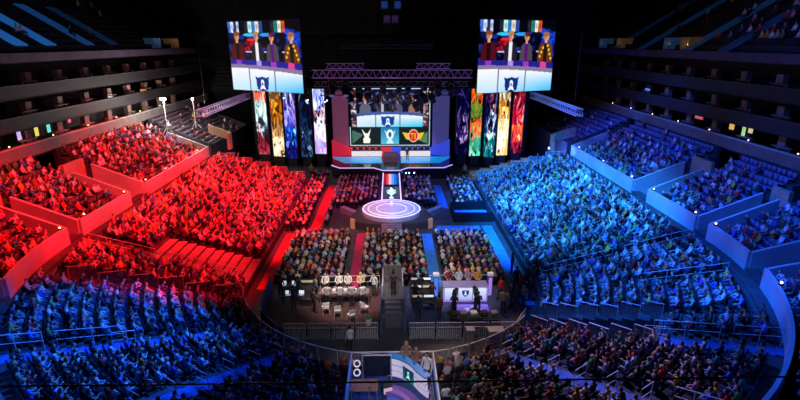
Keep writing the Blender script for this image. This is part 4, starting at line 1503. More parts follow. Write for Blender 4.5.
# floor blocks: rows of folding chairs facing the stage
def floor_block(x0, x1, y0, y1, occ, skip=None):
    y = y0
    r = 0
    while y < y1:
        x = x0 + rng.uniform(0, .2)
        while x < x1:
            if not (skip and skip(x, y)):
                SLOTS.append(dict(p=(x, y, 0.0), rz=rng.normal(0, .06), sec='floor', row=r, seat=0, occ=rng.random() < occ))
            x += .5
        y += .8
        r += 1
floor_block(-8.45, -3.5, 32.3, 41.3, .96)
floor_block(-2.2, 2.6, 32.3, 41.3, .96)
floor_block(4.0, 8.3, 32.3, 41.3, .96)
near_rp = lambda x, y: math.hypot(x, (y - CY)) < 4.9 or (abs(x) < 1.6) or (y < CY + 3.3 and abs(x) < 5.9)
floor_block(-6.4, -1.4, 44.4, 59.6, .93, near_rp)
floor_block(1.5, 4.8, 44.4, 59.6, .93, near_rp)
floor_block(-9.9, -8.0, 43.5, 59.6, .95)
floor_block(7.0, 9.9, 49.6, 59.6, .93)
floor_block(-10.0, -8.0, 60, 62.5, .5)

# ------------------------------------------------------------------ individuals: the seats and people that show largest
def in_frame(p, m=2):
    q = proj((p[0], p[1], p[2] + .9))
    return q is not None and -m < q[0] < 800 + m and -m < q[1] < 400 + 8
bowl_slots = [s for s in SLOTS if s['sec'] in PHR and in_frame(s['p'])]
for s in bowl_slots:
    s['d'] = proj(s['p'])[2]
bowl_slots.sort(key=lambda s: s['d'])
ind_people = [s for s in bowl_slots if s['occ']][:215]
ind_seats = [s for s in bowl_slots if not s['occ']][:70] + ind_people[:150]
for s in ind_people:
    s['ind'] = True
for s in ind_seats:
    s['seatind'] = True
WHERE = {nm: ph for nm, _, _, ph, _ in NEAR}
seat0 = make_seat()
seat_used = False
KN = ['sit_rest', 'sit_lean', 'sit_phone', 'sit_rest']
for i, s in enumerate(ind_people):
    kind = KN[int(rng.integers(4))]
    ci = int(rng.choice(len(PAL), p=PW))
    cn, cc = PAL[ci]
    hn = list(HAIRC)[int(rng.choice(5, p=[.4, .25, .2, .1, .05]))]
    lab = f'person in {cn}, {ORD[s["row"]]} row from curved barrier, {ORD[s["seat"]]} seat {WHERE[s["sec"]]}'
    person(kind, s['p'], s['rz'], lab, tuple(c * .75 for c in cc), HAIRC[hn], 'long' if rng.random() < .25 else 'short', 'spectators in the near stand', PS * rng.uniform(.97, 1.02))
for s in ind_seats:
    lab = f'dark folding seat, {ORD[s["row"]]} row from curved barrier, {ORD[s["seat"]]} {WHERE[s["sec"]]}'
    if not seat_used:
        seat_used = True
        seat0.location, seat0.rotation_euler.z = s['p'], s['rz']
        seat0.scale = (PS,) * 3
        tag(seat0, lab, 'seat', 'folding seats in the near stand')
    else:
        dup(seat0, s['p'], s['rz'], lab).scale = (PS,) * 3

# ------------------------------------------------------------------ everybody else: one crowd, and the other seats in one piece
def merge(name, items, m):
    """items: (verts n x 3, tris, colours n x 3)"""
    V = np.concatenate([a for a, _, _ in items])
    off = np.cumsum([0] + [len(a) for a, _, _ in items[:-1]])
    T = np.concatenate([t + o for (_, t, _), o in zip(items, off)])
    C = np.concatenate([c for _, _, c in items])
    me = bpy.data.meshes.new(name)
    me.vertices.add(len(V))
    me.vertices.foreach_set('co', V.astype(np.float32).ravel())
    k = T.shape[1]
    me.loops.add(T.size)
    me.loops.foreach_set('vertex_index', T.astype(np.int32).ravel())
    me.polygons.add(len(T))
    me.polygons.foreach_set('loop_start', np.arange(0, T.size, k, dtype=np.int32))
    me.update(calc_edges=True)
    a_ = me.color_attributes.new('Col', 'FLOAT_COLOR', 'POINT')
    a_.data.foreach_set('color', np.concatenate([C, np.ones((len(C), 1))], 1).astype(np.float32).ravel())
    me.materials.append(m)
    o = bpy.data.objects.new(name, me)
    COL.objects.link(o)
    return o


def placed(v, p, rz, sc=1.0):
    c, s_ = math.cos(rz), math.sin(rz)
    R = np.array([[c, -s_, 0], [s_, c, 0], [0, 0, 1]])
    return (v * sc) @ R.T + np.array(p)


PALC = np.array([c for _, c in PAL])
items = []
KL = ['sit_rest', 'sit_lean', 'sit_phone', 'sit_rest', 'sit_lean']
for s in SLOTS:
    if not s['occ'] or s.get('ind'):
        continue
    kind = KL[int(rng.integers(5))]
    if s['sec'] == 'side' and rng.random() < .05:
        kind = 'stand_cheer'
        s['seatind'] = True
    v, t, z_ = LOW[kind]
    cc = PALC[int(rng.choice(len(PAL), p=PW))] * rng.uniform(.7, 1.1)
    lut = np.array([SKINS[int(rng.integers(5))], cc, (.04, .045, .08) if rng.random() < .7 else (.2, .2, .24), (.05, .05, .05), (.02, .02, .02), HAIRS[int(rng.choice(5, p=[.4, .25, .2, .1, .05]))]])
    sc = PS * rng.uniform(.94, 1.06)
    items.append((placed(v, s['p'], s['rz'] + rng.normal(0, .12) * (1 if s['sec'] in ('floor', 'side') else 0), sc), t, np.clip(lut[z_], 0, 1)))
# a thin scatter on the upper decks
for sg in (-1, 1):
    for k in range(15):
        for y in np.arange(20, 80, .6):
            dens = .015
            if k < 4 and any(abs(y - e) < 1.6 for e in ((55, 58.5, 71, 77) if sg > 0 else (71, 77))):
                continue
            if sg > 0 and y < 62 and k > 0:
                dens = .30 if y < 50 else .06
            if rng.random() < dens:
                v, t, z_ = LOW['sit_rest']
                lut = np.array([SKINS[0], PALC[int(rng.choice(len(PAL), p=PW))], (.04, .045, .08), (.05, .05, .05), (.02,) * 3, HAIRS[0]])
                items.append((placed(v, (sg * (SUX + 1.4 + .95 * k + .55), y, 16.15 + .58 * k), sg * PI / 2), t, lut[z_]))
crowd = merge('crowd', items, M_crowd)
tag(crowd, 'dense crowd of seated spectators filling the red, blue and floor seating', 'crowd', kind='stuff')

sv = MB()
sv.cbox((0, -.255, .62), (.44, .05, .46), .02)
sv.cbox((0, .02, .36), (.44, .36, .06), .02)
tri = []
for f in sv.f:
    for i in range(1, len(f) - 1):
        tri.append((f[0], f[i], f[i + 1]))
sv_v, sv_t = np.array(sv.v), np.array(tri)
items = []
for s in SLOTS:
    if s.get('seatind'):
        continue
    base = np.array((.02, .02, .032))
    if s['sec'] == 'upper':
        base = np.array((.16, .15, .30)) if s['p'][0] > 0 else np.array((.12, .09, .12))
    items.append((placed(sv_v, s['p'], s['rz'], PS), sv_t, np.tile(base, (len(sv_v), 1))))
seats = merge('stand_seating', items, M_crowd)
tag(seats, 'rows of arena seats under and between the crowd', 'seating', kind='stuff')
print('slots', len(SLOTS), 'people', sum(s['occ'] for s in SLOTS))
# ------------------------------------------------------------------ barriers and rails
def barrier(p, q, z, label, cat='barrier', h=1.0, m=None, group=None, name='crowd_barrier', bars=False):
    """a framed panel between plan points p and q"""
    p, q = Vector(p), Vector(q)
    c = (p + q) / 2
    d = q - p
    L = d.length - .10
    t = thing(name, label, cat, (c.x, c.y, z), math.atan2(d.y, d.x), group)
    MB().tube([(-L / 2, 0, .02), (-L / 2, 0, h), (L / 2, 0, h), (L / 2, 0, .02)], .028, 6).build('frame', M_rail, t)
    if bars:
        b = MB()
        n_ = int(L / .13)
        for k in range(1, n_):
            b.box((-L / 2 + L * k / n_, 0, h * .5), (.022, .022, h - .06))
        b.box((0, 0, h * .72), (L - .05, .03, .05))
        b.build('grille', M_rail, t)
        MB().box((0, .03, h * .32), (L - .06, .012, h * .55)).build('panel', M_glasst, t)
    else:
        MB().box((0, 0, h * .5), (L - .06, .02, h * .86)).build('panel', m or M_glasst, t)
    return t


# along the curved front of the near end
ts = list(np.arange(-76, 51, 6.65))
for i in range(len(ts) - 1):
    a, _ = bowl(ts[i], -.055)
    b_, _ = bowl(ts[i + 1], -.055)
    side = 'left' if ts[i] < -9 else ('right' if ts[i] > 5 else 'middle')
    barrier(a, b_, Z0, f'framed barrier panel on the curved front of the near stand, {ORD[i]} from the left end', h=.95, group='curved front barrier panels')
# along the left boundary of the near end and the two sides of the right pit
def radial_barriers(t, us, zf, lab, h=.95, m=None):
    for i in range(len(us) - 1):
        a, _ = bowl(t, us[i])
        b_, _ = bowl(t, us[i + 1])
        barrier(a, b_, zf((us[i] + us[i + 1]) / 2), lab % ORD[i], h=h, m=m, group=lab.split(',')[0])
zf = lambda u: Z0 + RISE * max(0, int(u / PITCH))
radial_barriers(-76.3, [.3, 1.9, 3.5, 5.1, 6.7, 8.3, 9.9], zf, 'tinted barrier panel along the top edge of the blue corner stand, %s from the floor', m=M_glasst)
radial_barriers(GAP1 + .5, [.3, 1.4, 2.5, 3.6, 4.7, 5.8, 6.9], zf, 'tinted barrier panel on the far edge of the right pit, %s from the floor', m=M_glasst)
radial_barriers(GAP0 - .4, [.3, 1.4, 2.5, 3.6, 4.7, 5.8, 6.9], zf, 'tinted barrier panel on the near edge of the right pit, %s from the floor', m=M_glasst)
# far edge of both side stands
for sg, nm in ((-1, 'left'), (1, 'right')):
    for i in range(5):
        a, _ = bowl(sg * tY(YFAR - .05), .3 + 2.1 * i)
        b_, _ = bowl(sg * tY(YFAR - .05), .3 + 2.1 * (i + 1))
        barrier(a, b_, zf(.3 + 2.1 * i + 1), f'framed barrier panel at the stage end of the {nm} stand, {ORD[i]} from the floor', h=1.0)
# sloped striped flank of the right stand towards the stage
t = thing('stand_flank', 'brown striped sloping flank of the right stand beside the stage', 'stand side', (0, 0, 0))
for i in range(6):
    x0 = 10.2 + i * 1.35
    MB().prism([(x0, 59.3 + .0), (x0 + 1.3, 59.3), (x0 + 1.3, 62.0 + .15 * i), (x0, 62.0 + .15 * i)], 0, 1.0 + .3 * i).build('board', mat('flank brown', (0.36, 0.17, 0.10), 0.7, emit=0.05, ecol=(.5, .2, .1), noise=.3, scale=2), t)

def handrail(pts, label, name='handrail', r=.021, cat='handrail', group=None):
    """tube rail with a middle bar and posts, through plan+height points"""
    pts = [Vector(p) for p in pts]
    b = MB()
    up = Vector((0, 0, 1))
    b.tube([pts[0]] + [p + up * .95 for p in pts] + [pts[-1]], r)
    b.tube([p + up * .5 for p in pts], r * .8)
    for p in pts[1:-1]:
        b.tube([p, p + up * .95], r)
    return tag(b.build(name, M_rail), label, cat, group)


def bp(t, u, z):
    p, _ = bowl(t, u)
    return Vector((p.x, p.y, z))


# stair aisles of the near end: steps tinted with blue light and short hoops of handrail across each
def stairs(t, half, name, m, k0=0):
    mb = MB()
    for k in range(k0, NLOW):
        for j in range(2):
            u0, u1 = PITCH * k + j * PITCH / 2, PITCH * k + (j + 1) * PITCH / 2
            z1 = Z0 + RISE * k + (RISE / 2 if j else .0) + .015
            vs = []
            for zz in (z1 - .12, z1):
                for (tt, uu) in ((t - half / (R0 + u0), u0), (t + half / (R0 + u0), u0), (t + half / (R0 + u1), u1), (t - half / (R0 + u1), u1)):
                    p, _ = bowl(tt, uu)
                    vs.append((p.x, p.y, zz))
            mb.add(vs, [(0, 1, 2, 3), (7, 6, 5, 4), (0, 4, 5, 1), (1, 5, 6, 2), (2, 6, 7, 3), (3, 7, 4, 0)])
    struct(name, mb, m)
M_stepb = mat('stair blue light tint', (0.05, 0.11, 0.32), 0.85, noise=.3, scale=2)  # blue light falling on the steps is put into their colour
stairs(-ST1, 26, 'stair_floor_left', M_stepb)
stairs(ST1, 26, 'stair_floor_right', M_stepb)
stairs(-ST2, 20, 'stair_floor_outer_left', M_stepb)
stairs(ST2, 20, 'stair_floor_outer_right', M_stepb, KPIT)
for sg, nm in ((-1, 'left'), (1, 'right')):
    for i, u in enumerate((1.0, 2.5, 4.0, 5.5, 7.0, 8.5)):
        d = 24 / (R0 + u)
        z = Z0 + RISE * int(u / PITCH)
        handrail([bp(sg * (ST1 + d), u, z), bp(sg * (ST1 + d), u + 1.0, z + .26)] if False else [bp(sg * ST1 - d, u, z), bp(sg * ST1 + d, u, z)], f'short pale handrail hoop on the {nm} stairs, {ORD[i]} up from the curved barrier')
    # outer stairs: longer rails running up the slope
    handrail([bp(sg * ST2 - 1.15 * sg, 6.3 + .5 * i, Z0 + RISE * (6.3 + .5 * i) / PITCH) for i in range(3)] , f'short pale rail at the foot of the outer {nm} stairs')
    handrail([bp(sg * ST2 + 1.1 * sg, u, Z0 + RISE * (u / PITCH)) for u in (6.6, 8.0, 9.4)], f'long pale rail along the lower part of the outer {nm} stairs')
    handrail([bp(sg * ST2 + 1.1 * sg, u, Z0 + RISE * (u / PITCH)) for u in (9.9, 10.9, 11.7)], f'long pale rail along the top of the outer {nm} stairs')
    # rails either side of the bare strip in the side stands
    t_ = tY(31.2)
    handrail([bp(sg * t_, u, Z0 + RISE * (u / PITCH)) for u in (.6, 2.2, 3.8, 5.4)], f'thin sloping rail across the lower {nm} stand')
    handrail([bp(sg * t_, u, Z0 + RISE * (u / PITCH)) for u in (6.2, 7.8, 9.4, 11.0)], f'thin sloping rail across the upper part of the {nm} stand')
handrail([bp(tY(24 + 8.2), u, Z0 + RISE * (u / PITCH)) for u in (0, .1)], 'stub') if False else None
handrail([bp(ST1 + 1.55, 9.3 + .7 * i, Z0 + RISE * (9.3 + .7 * i) / PITCH) for i in range(4)], 'long pale rail high in the right near stand')
handrail([bp(74, u, Z0 + RISE * (u / PITCH)) for u in (5.8, 7.4, 9.2, 10.6)], 'thin rail across the right stand near the pit')
# bare red lit strip: wide plain steps across the left stand
mb = MB()
for k in range(10):
    mb.cbox((-(R0 + PITCH * (k + .5)), 33.7, Z0 + RISE * k + .012), (PITCH - .02, 4.0, .06), .01)
struct('strip_floor_left', mb, mat('strip', (.22, .20, .20), .8, noise=.2, scale=3))
# dark cable across the view, between the suites
t = thing('hanging_cable', 'thin dark cable strung across the hall over the near stand', 'cable', (0, 6.7, 11.72))
MB().tube([(-29.9, 0, 0.1), (-15, 0, .02), (0, 0, 0), (15, 0, .02), (29.9, 0, .1)], .016, 5).build('wire', M_black, t)

# ------------------------------------------------------------------ front of house
def P2(px, py, z):
    v = at(px, py, z)
    return v
DZ = .6
# left riser
lr = thing('production_riser', 'wide dark production riser left of the central camera tower', 'riser', (0, 0, 0))
poly = [(-8.15, 30.9), (-.75, 30.9), (-.75, 25.7), (-6.6, 25.7), (-8.15, 27.6)]
MB().prism(poly, DZ - .1, DZ).build('deck', M_deck, lr)
MB().prism([(x * .985 - .04, y * .99 + .28) for x, y in poly], 0, DZ - .1).build('skirt', M_dark, lr)
handr = handrail([(-5.0, 30.8, DZ), (-3.6, 30.8, DZ), (-2.2, 30.8, DZ), (-.85, 30.8, DZ)], 'pale rail behind the four white shirted people', cat='rail')
# blue drapes on the left end
for k, (xa, ya, xb, yb) in enumerate([(-8.3, 30.4, -8.3, 27.8), (-8.25, 27.3, -6.85, 25.55)]):
    mb = MB()
    mb.quadbox((xa, ya), (xb, yb), 0.0, (1.75, 1.3) if k == 0 else (1.0, 1.0), .06)
    tag(mb.build('blue_screen_panel', M_blueply), ['tall blue cloth panel on the left end of the left riser', 'low blue cloth panel on the front corner of the left riser'][k], 'panel')
# long console desk with white items
def console(x0, x1, y, z, label, items=(), d=.75, h=.74, top=None):
    t = thing('console_desk', label, 'desk', ((x0 + x1) / 2, y, z))
    w = x1 - x0
    MB().cbox((0, 0, h), (w, d, .05), .01).build('desk_top', top or M_black, t)
    for sx in (-1, 1):
        for sy in (-1, 1):
            MB().tube([(sx * (w / 2 - .06), sy * (d / 2 - .06), 0), (sx * (w / 2 - .06), sy * (d / 2 - .06), h - .02)], .025).build('leg', M_metal, t)
    return t
def laptop(p, rz, label, m=M_scr_w, first={}):
    k = m.name
    if k not in first:
        t = first[k] = thing('laptop', label, 'laptop', p, rz)
        MB().cbox((0, 0, .012), (.36, .25, .024), .006).build('keyboard_base', M_metal, t)
        o = MB().cbox((0, 0, .13), (.36, .015, .25), .004).build('lid', M_metal, t)
        o.location, o.rotation_euler.x = (0, .125, .01), -.25
        MB().box((0, -.010, .13), (.32, .004, .21)).build('screen', m, o)
    else:
        dup(first[k], p, rz, label)
def flatmon(p, rz, label, m=M_scr_w, w=.6, h=.38):
    t = thing('monitor', label, 'monitor', p, rz)
    MB().cbox((0, 0, .14 + h / 2), (w, .05, h), .012).build('casing', M_black, t)
    MB().box((0, -.028, .14 + h / 2), (w - .05, .006, h - .05)).build('screen', m, t)
    MB().cbox((0, 0, .01), (.22, .16, .02), .005).build('foot', M_black, t)
    MB().tube([(0, 0, .015), (0, 0, .16)], .02).build('neck', M_black, t)
console(-7.7, -5.3, 29.9, DZ, 'dark control desk with laptops on the left riser, back row')
console(-7.3, -5.1, 28.6, DZ, 'dark control desk with laptops on the left riser, front row')
TZ = DZ + .768
laptop((-7.3, 29.85, TZ), .1, 'open laptop on the back control desk, first from the left')
laptop((-6.6, 29.85, TZ), 0, 'open laptop on the back control desk, second from the left')
flatmon((-5.75, 29.95, TZ), 0, 'greenish lit monitor on the back control desk of the left riser', mat('green lit screen', (.5, .5, .3), emit=.4, ecol=(.6, .55, .3), noise=.03), .9, .22)
laptop((-6.75, 28.5, TZ), .1, 'open laptop on the front control desk, left one')
laptop((-5.9, 28.5, TZ), -.1, 'open laptop on the front control desk, right one')
# table of the white shirted people
t = console(-4.75, -1.5, 29.0, DZ, 'long table in front of the four white shirted people', top=M_decklt)
for k, x in enumerate((-4.4, -3.75, -3.1, -2.5, -1.85)):
    d = thing('game_console', f'pale device on the table of the white shirted people, {ORD[k]} from the left', 'device', (x, 28.95, TZ), .2 * k)
    MB().cbox((0, 0, .09), (.36, .26, .18), .03).build('body', M_white, d)
    MB().tube([(-.1, 0, .18), (-.05, .02, .30), (.08, .02, .30), (.12, 0, .18)], .018).build('handle', M_white, d)
# chairs with pale frames
def frame_chair(p, rz, label, first=[None]):
    if first[0] is None:
        t = first[0] = thing('chair', label, 'chair', p, rz, 'pale framed chairs on the left riser')
        MB().cbox((0, 0, .45), (.44, .42, .05), .02).build('seat', M_white, t)
        MB().cbox((0, -.22, .74), (.42, .04, .26), .015).build('backrest', M_white, t)
        for sx in (-1, 1):
            for sy in (-1, 1):
                MB().tube([(sx * .19, sy * .18, .44), (sx * .22, sy * .22, 0)], .018).build('leg', M_rail, t)
            MB().tube([(sx * .19, -.2, .44), (sx * .19, -.22, .85)], .016).build('back_post', M_rail, t)
    else:
        dup(first[0], p, rz, label)
for k, (x, y, rz) in enumerate([(-3.4, 27.1, .1), (-1.75, 27.5, -.6), (-2.5, 26.6, .5), (-4.2, 27.5, .3)]):
    frame_chair((x, y, DZ + .008), rz, ['pale framed empty chair in the middle front of the left riser', 'pale framed empty chair by the right rail of the left riser', 'pale framed empty chair at the front edge of the left riser', 'pale framed empty chair at the left of the left riser front'][k])
for k in range(4):
    xa = -6.5 + 1.43 * k
    barrier((xa, 25.45), (xa + 1.38, 25.45), 0, f'grey barricade along the front of the left riser, {ORD[k]} from the left', h=1.15, name='barricade', bars=True)
# green bag and plant-like bin
t = thing('storage_bin', 'green topped bin near the front right of the left riser', 'bin', (-1.45, 26.2, DZ))
MB().lathe([(.16, 0), (.2, .4), (.21, .42), (0, .42)], n=14).build('bin_body', M_white, t)
MB().lathe([(.2, .421), (.17, .5), (0, .53)], n=14).build('lid', mat('green plastic', (.04, .35, .08), .6, noise=.15), t)
# central tower
tw = thing('camera_tower', 'narrow grey camera tower with steps between the two production risers', 'tower', (0.05, 0, 0))
MB().box((0, 29.6, .55), (1.35, 2.6, 1.1)).build('platform', mat('tower grey', (.09, .09, .10), .6, noise=.2, scale=4), tw)
MB().cbox((0, 30.75, 1.75), (1.25, .08, 1.3), .02).build('back_board', mat('tower board', (.22, .19, .18), .7, noise=.25, scale=3), tw)
b = MB()
for k in range(5):
    b.box((0, 28.15 - .32 * k, (1.1 - .2 * (k + 1) + .1) / 2), (1.0, .32, 1.1 - .2 * (k + 1) + .1))
b.build('steps', mat('tower steps', (.10, .10, .13), .6, noise=.2, scale=4), tw)
for s in (-1, 1):
    MB().box((s * .72, 27.6, .9), (.06, 3.4, 1.6)).build('side_panel', M_blueply, tw)
    MB().tube([(s * .66, 28.3, 1.1), (s * .66, 28.3, 2.05), (s * .66, 30.8, 2.05), (s * .66, 30.8, 1.1)], .035).build('rail', M_rail, tw)
tp = thing('tripod', 'wooden tripod with a video camera on the central tower', 'tripod', (0.1, 29.5, 1.13))
for k in range(3):
    a = 2 * PI * k / 3 + .5
    MB().tube([(0, 0, 1.15), (.42 * math.cos(a), .42 * math.sin(a), 0)], [.03, .022], 8).build('leg', M_wood, tp)
MB().lathe([(.07, 1.12), (.09, 1.18), (.05, 1.26), (0, 1.26)], n=12).build('head', M_black, tp)
vc = MB().cbox((0, 0, 1.36), (.14, .38, .2), .02).build('video_camera', M_black, tp)
o = MB().lathe([(.06, 0), (.065, .16), (.05, .18), (0, .18)], n=12).build('lens', M_black, vc)
o.location, o.rotation_euler.x = (0, .18, 1.36), -PI / 2
# right riser
rr_ = thing('broadcast_riser', 'wide production riser with the presenters desk right of the central tower', 'riser', (0, 0, 0))
poly = [(.95, 30.9), (8.3, 30.9), (8.3, 27.2), (7.2, 25.7), (.95, 25.7)]
MB().prism(poly, DZ - .1, DZ).build('deck', mat('riser carpet', (.05, .06, .14), .9, noise=.3, scale=3), rr_)
MB().prism([(x * .985 + .05, y * .99 + .28) for x, y in poly], 0, DZ - .1).build('skirt', M_dark, rr_)
for k, (y, x0, x1) in enumerate([(30.1, 1.2, 2.7), (29.0, 1.2, 2.7), (27.7, 1.2, 2.9)]):
    console(x0, x1, y, DZ, f'dark mixing desk left of the presenters, {["back", "middle", "front"][k]} row')
    for j in range(2):
        m_ = [mat('amber lit screen', (.8, .7, .5), emit=.35, ecol=(.8, .66, .45), noise=.04), M_scr_w][(j + k) % 2]
        flatmon((x0 + .42 + .72 * j, y + .1, TZ), .0, f'wide lit monitor on the {["back", "middle", "front"][k]} mixing desk, {["left", "right"][j]} one', m_, .66, .2)
# presenters' desk facing the camera
hd = thing('presenter_desk', 'white fronted presenters desk with violet lit base on the right riser', 'desk', (4.85, 29.2, DZ))
q = Pic(64, 28, (.82, .84, .93))
q.grad(0, .2, 1, 1, (.86, .88, .96), (.62, .66, .92))
for x in (.02, .34, .66, .98):
    q.rect(x - .008, 0, x + .008, 1, (.25, .25, .45))
emblem(q, .5, .5, .16, .5)
q.mesh('front_panel', 2.9, .95, hd, (0, -.42, .62))
MB().cbox((0, 0, 1.08), (3.0, .9, .07), .02).build('desk_top', mat('desk mauve', (.3, .26, .5), .4, noise=.1), hd)
MB().box((0, -.1, .1), (2.9, .6, .2)).build('base', M_scr_p, hd)
for s in (-1, 1):
    MB().box((s * 1.42, 0, .6), (.08, .8, .95)).build('side_panel', M_white, hd)
fl = Pic(40, 20, (.2, .12, .5))
fl.grad(0, 0, 1, 1, (.55, .45, .95), (.25, .15, .6))
fl.specks(20, .2, .1, .8, .9, [(.15, .2, .7), (.7, .65, .95), (.3, .1, .5)], .08, 4)
o = fl.mesh('lit_floor', 2.2, 1.1, hd, (.3, -1.35, .02))  # violet light on the floor, painted on a glowing sheet
o.rotation_euler.x = -PI / 2
handrail([(2.6, 30.8, DZ), (4.0, 30.8, DZ), (5.4, 30.8, DZ), (6.9, 30.8, DZ)], 'pale rail behind the four presenters on the right riser', cat='rail')
for k, x in enumerate((2.95, 6.6)):
    t = thing('led_strip_tower', ['slim violet lit tower left of the presenters desk', 'slim violet lit tower right of the presenters desk'][k], 'light tower', (x, 29.6, DZ))
    MB().cbox((0, 0, .75), (.35, .3, 1.5), .03).build('casing', M_blueply if k == 0 else mat('violet casing', (.2, .06, .4), .5, noise=.1), t)
    MB().box((0, -.16, .75), (.22, .02, 1.3)).build('light', M_scr_b if k == 0 else M_scr_p, t)
    MB().cbox((0, 0, 1.62), (.4, .3, .2), .03).build('cap', M_white, t)
# broadcast cameras in front of the presenters
def broadcast_camera(p, rz, label, first=[None]):
    if first[0] is None:
        t = first[0] = thing('studio_camera', label, 'camera', p, rz)
        MB().lathe([(.36, 0), (.3, .08), (.1, .16), (.07, 1.1), (.12, 1.15), (0, 1.15)], n=12).build('pedestal', M_black, t)
        c = MB().cbox((0, 0, 1.36), (.28, .62, .36), .04).build('camera_body', M_black, t)
        o = MB().lathe([(.11, 0), (.13, .26), (.1, .3), (0, .3)], n=14).build('lens', M_black, c)
        o.location, o.rotation_euler.x = (0, .3, 1.36), -PI / 2
        MB().cbox((0, -.18, 1.62), (.22, .1, .16), .02).build('viewfinder', M_black, t)
    else:
        dup(first[0], p, rz, label)
broadcast_camera((5.3, 27.6, DZ + .03), 0, 'black studio camera aimed at the presenters, right one')
broadcast_camera((3.95, 27.4, DZ + .03), -.3, 'black studio camera aimed at the presenters, left one')
console(3.4, 6.6, 26.3, DZ, 'low dark equipment table along the front of the right riser', h=.5)
for k in range(5):
    x = 3.75 + .62 * k
    t = thing('equipment_case', f'small grey equipment case on the front table of the right riser, {ORD[k]} from the left', 'case', (x, 26.3, DZ + .528), .1 * (k % 3))
    MB().cbox((0, 0, .11), (.42, .4, .22), .03).build('case_body', [M_black, M_grey, M_white, M_black, M_grey][k], t)
    MB().tube([(-.08, -.2, .12), (-.08, -.24, .14), (.08, -.24, .14), (.08, -.2, .12)], .012).build('handle', M_metal, t)
for k in range(4):
    xa = 1.0 + 1.62 * k
    barrier((xa, 25.4), (xa + 1.55, 25.4), 0, f'grey steel barricade along the front of the right riser, {ORD[k]} from the left', h=1.15, name='barricade', bars=True)
barrier((8.4, 27.0), (7.5, 25.6), 0, 'grey steel barricade across the right corner of the right riser', h=1.15, name='barricade', bars=True)
def road_case(p, rz, d, label):
    t = thing('road_case', label, 'case', p, rz)
    MB().cbox((0, 0, .12 + d[2] / 2), d, .04).build('case_body', M_grey, t)
    for s in (-1, 1):
        MB().box((s * d[0] * .32, -d[1] / 2 - .012, .12 + d[2] / 2), (.05, .02, d[2] * .96)).build('edge_strip', M_metal, t)
        for q_ in (-1, 1):
            MB().lathe([(.055, 0), (.055, .11), (0, .11)], (s * d[0] * .38, q_ * d[1] * .35, 0), 10).build('caster', M_black, t)
    MB().cbox((0, 0, .13 + d[2]), (d[0] * 1.02, d[1] * 1.02, .06), .02).build('lid', M_grey, t)
road_case((6.05, 24.75, 0), .05, (.95, .6, .95), 'grey road case standing before the curved barrier, right of the risers')
road_case((4.55, 24.75, 0), 0, (.5, .5, 1.0), 'slim grey road case before the right riser barricades')

# ------------------------------------------------------------------ commentators' platform at the bottom
PZ = 2.7
PY1 = at(391, 351.5, PZ + .97).y
PXA, PXB = -1.84, 1.84
cp = thing('commentary_platform', 'raised blue edged commentary platform in the middle of the near stand', 'platform', (0, 0, 0))
PY0 = 14.6
MB().box(((PXA + PXB) / 2, (PY0 + PY1) / 2, PZ - .08), (PXB - PXA, PY1 - PY0, .16)).build('deck', mat('blue black deck', (.02, .05, .16), .45, noise=.3, scale=2), cp)
MB().box(((PXA + PXB) / 2, (PY0 + PY1) / 2, (PZ - .16) / 2), (PXB - PXA - .1, PY1 - PY0 - .1, PZ - .16)).build('skirt', M_dark, cp)
for s, x in ((-1, PXA), (1, PXB)):
    MB().box((x + s * .06, (PY0 + PY1) / 2, PZ - .05), (.12, PY1 - PY0, 1.0)).build('side_panel', mat('lit blue edge', (.06, .22, .6), .5, emit=.10, ecol=(.05, .25, .8), noise=.15), cp)
    MB().tube([(x, PY0, PZ + .95), (x, PY1 - .05, PZ + .95)], .03).build('side_rail', M_rail, cp)
b = MB()
for z in (.98, .52):
    b.tube([(PXA, PY1 - .05, PZ + z), (PXB, PY1 - .05, PZ + z)], .035)
for k in range(5):
    x = PXA + (PXB - PXA) * k / 4
    b.tube([(x, PY1 - .05, PZ), (x, PY1 - .05, PZ + .98)], .035)
b.build('back_rail', M_rail, cp)
# curved desk: a strip that swings from back left to front right
def desk_curve():
    z = PZ + 1.12
    ctl = [at(387, 355.5, z), at(399, 357.5, z), at(411, 363.5, z), at(419, 371, z), at(427, 377, z)]
    pts = []
    for i in range(17):
        f = i / 16 * 4
        k = min(3, int(f))
        q = f - k
        g = [ctl[max(0, k - 1)], ctl[k], ctl[k + 1], ctl[min(4, k + 2)]]
        v = .5 * ((2 * g[1]) + (g[2] - g[0]) * q + (2 * g[0] - 5 * g[1] + 4 * g[2] - g[3]) * q * q + (3 * g[1] - g[0] - 3 * g[2] + g[3]) * q ** 3)
        pts.append(Vector((v.x, v.y)))
    return pts
dc = desk_curve()
def offset_strip(pts, o0, o1, z0, z1):
    n_ = len(pts)
    vs = []
    for i, p in enumerate(pts):
        t_ = (pts[min(i + 1, n_ - 1)] - pts[max(i - 1, 0)]).normalized()
        nn = Vector((-t_.y, t_.x))
        for o_, z in ((o0, z0), (o1, z0), (o1, z1), (o0, z1)):
            w = p + nn * o_
            vs.append((w.x, w.y, z))
    fs = []
    for i in range(n_ - 1):
        for j in range(4):
            l = (j + 1) % 4
            fs.append((i * 4 + j, (i + 1) * 4 + j, (i + 1) * 4 + l, i * 4 + l))
    fs += [(3, 2, 1, 0), tuple((n_ - 1) * 4 + j for j in range(4))]
    return MB().add(vs, fs)
cd = thing('commentary_desk', 'curved white commentary desk with blue top and teal crest panel', 'desk', (0, 0, 0))
offset_strip(dc, -.10, .24, PZ + 1.05, PZ + 1.12).build('desk_top', mat('desk blue', (.03, .25, .75), .35, emit=.12, ecol=(.03, .3, .9), noise=.08), cd)
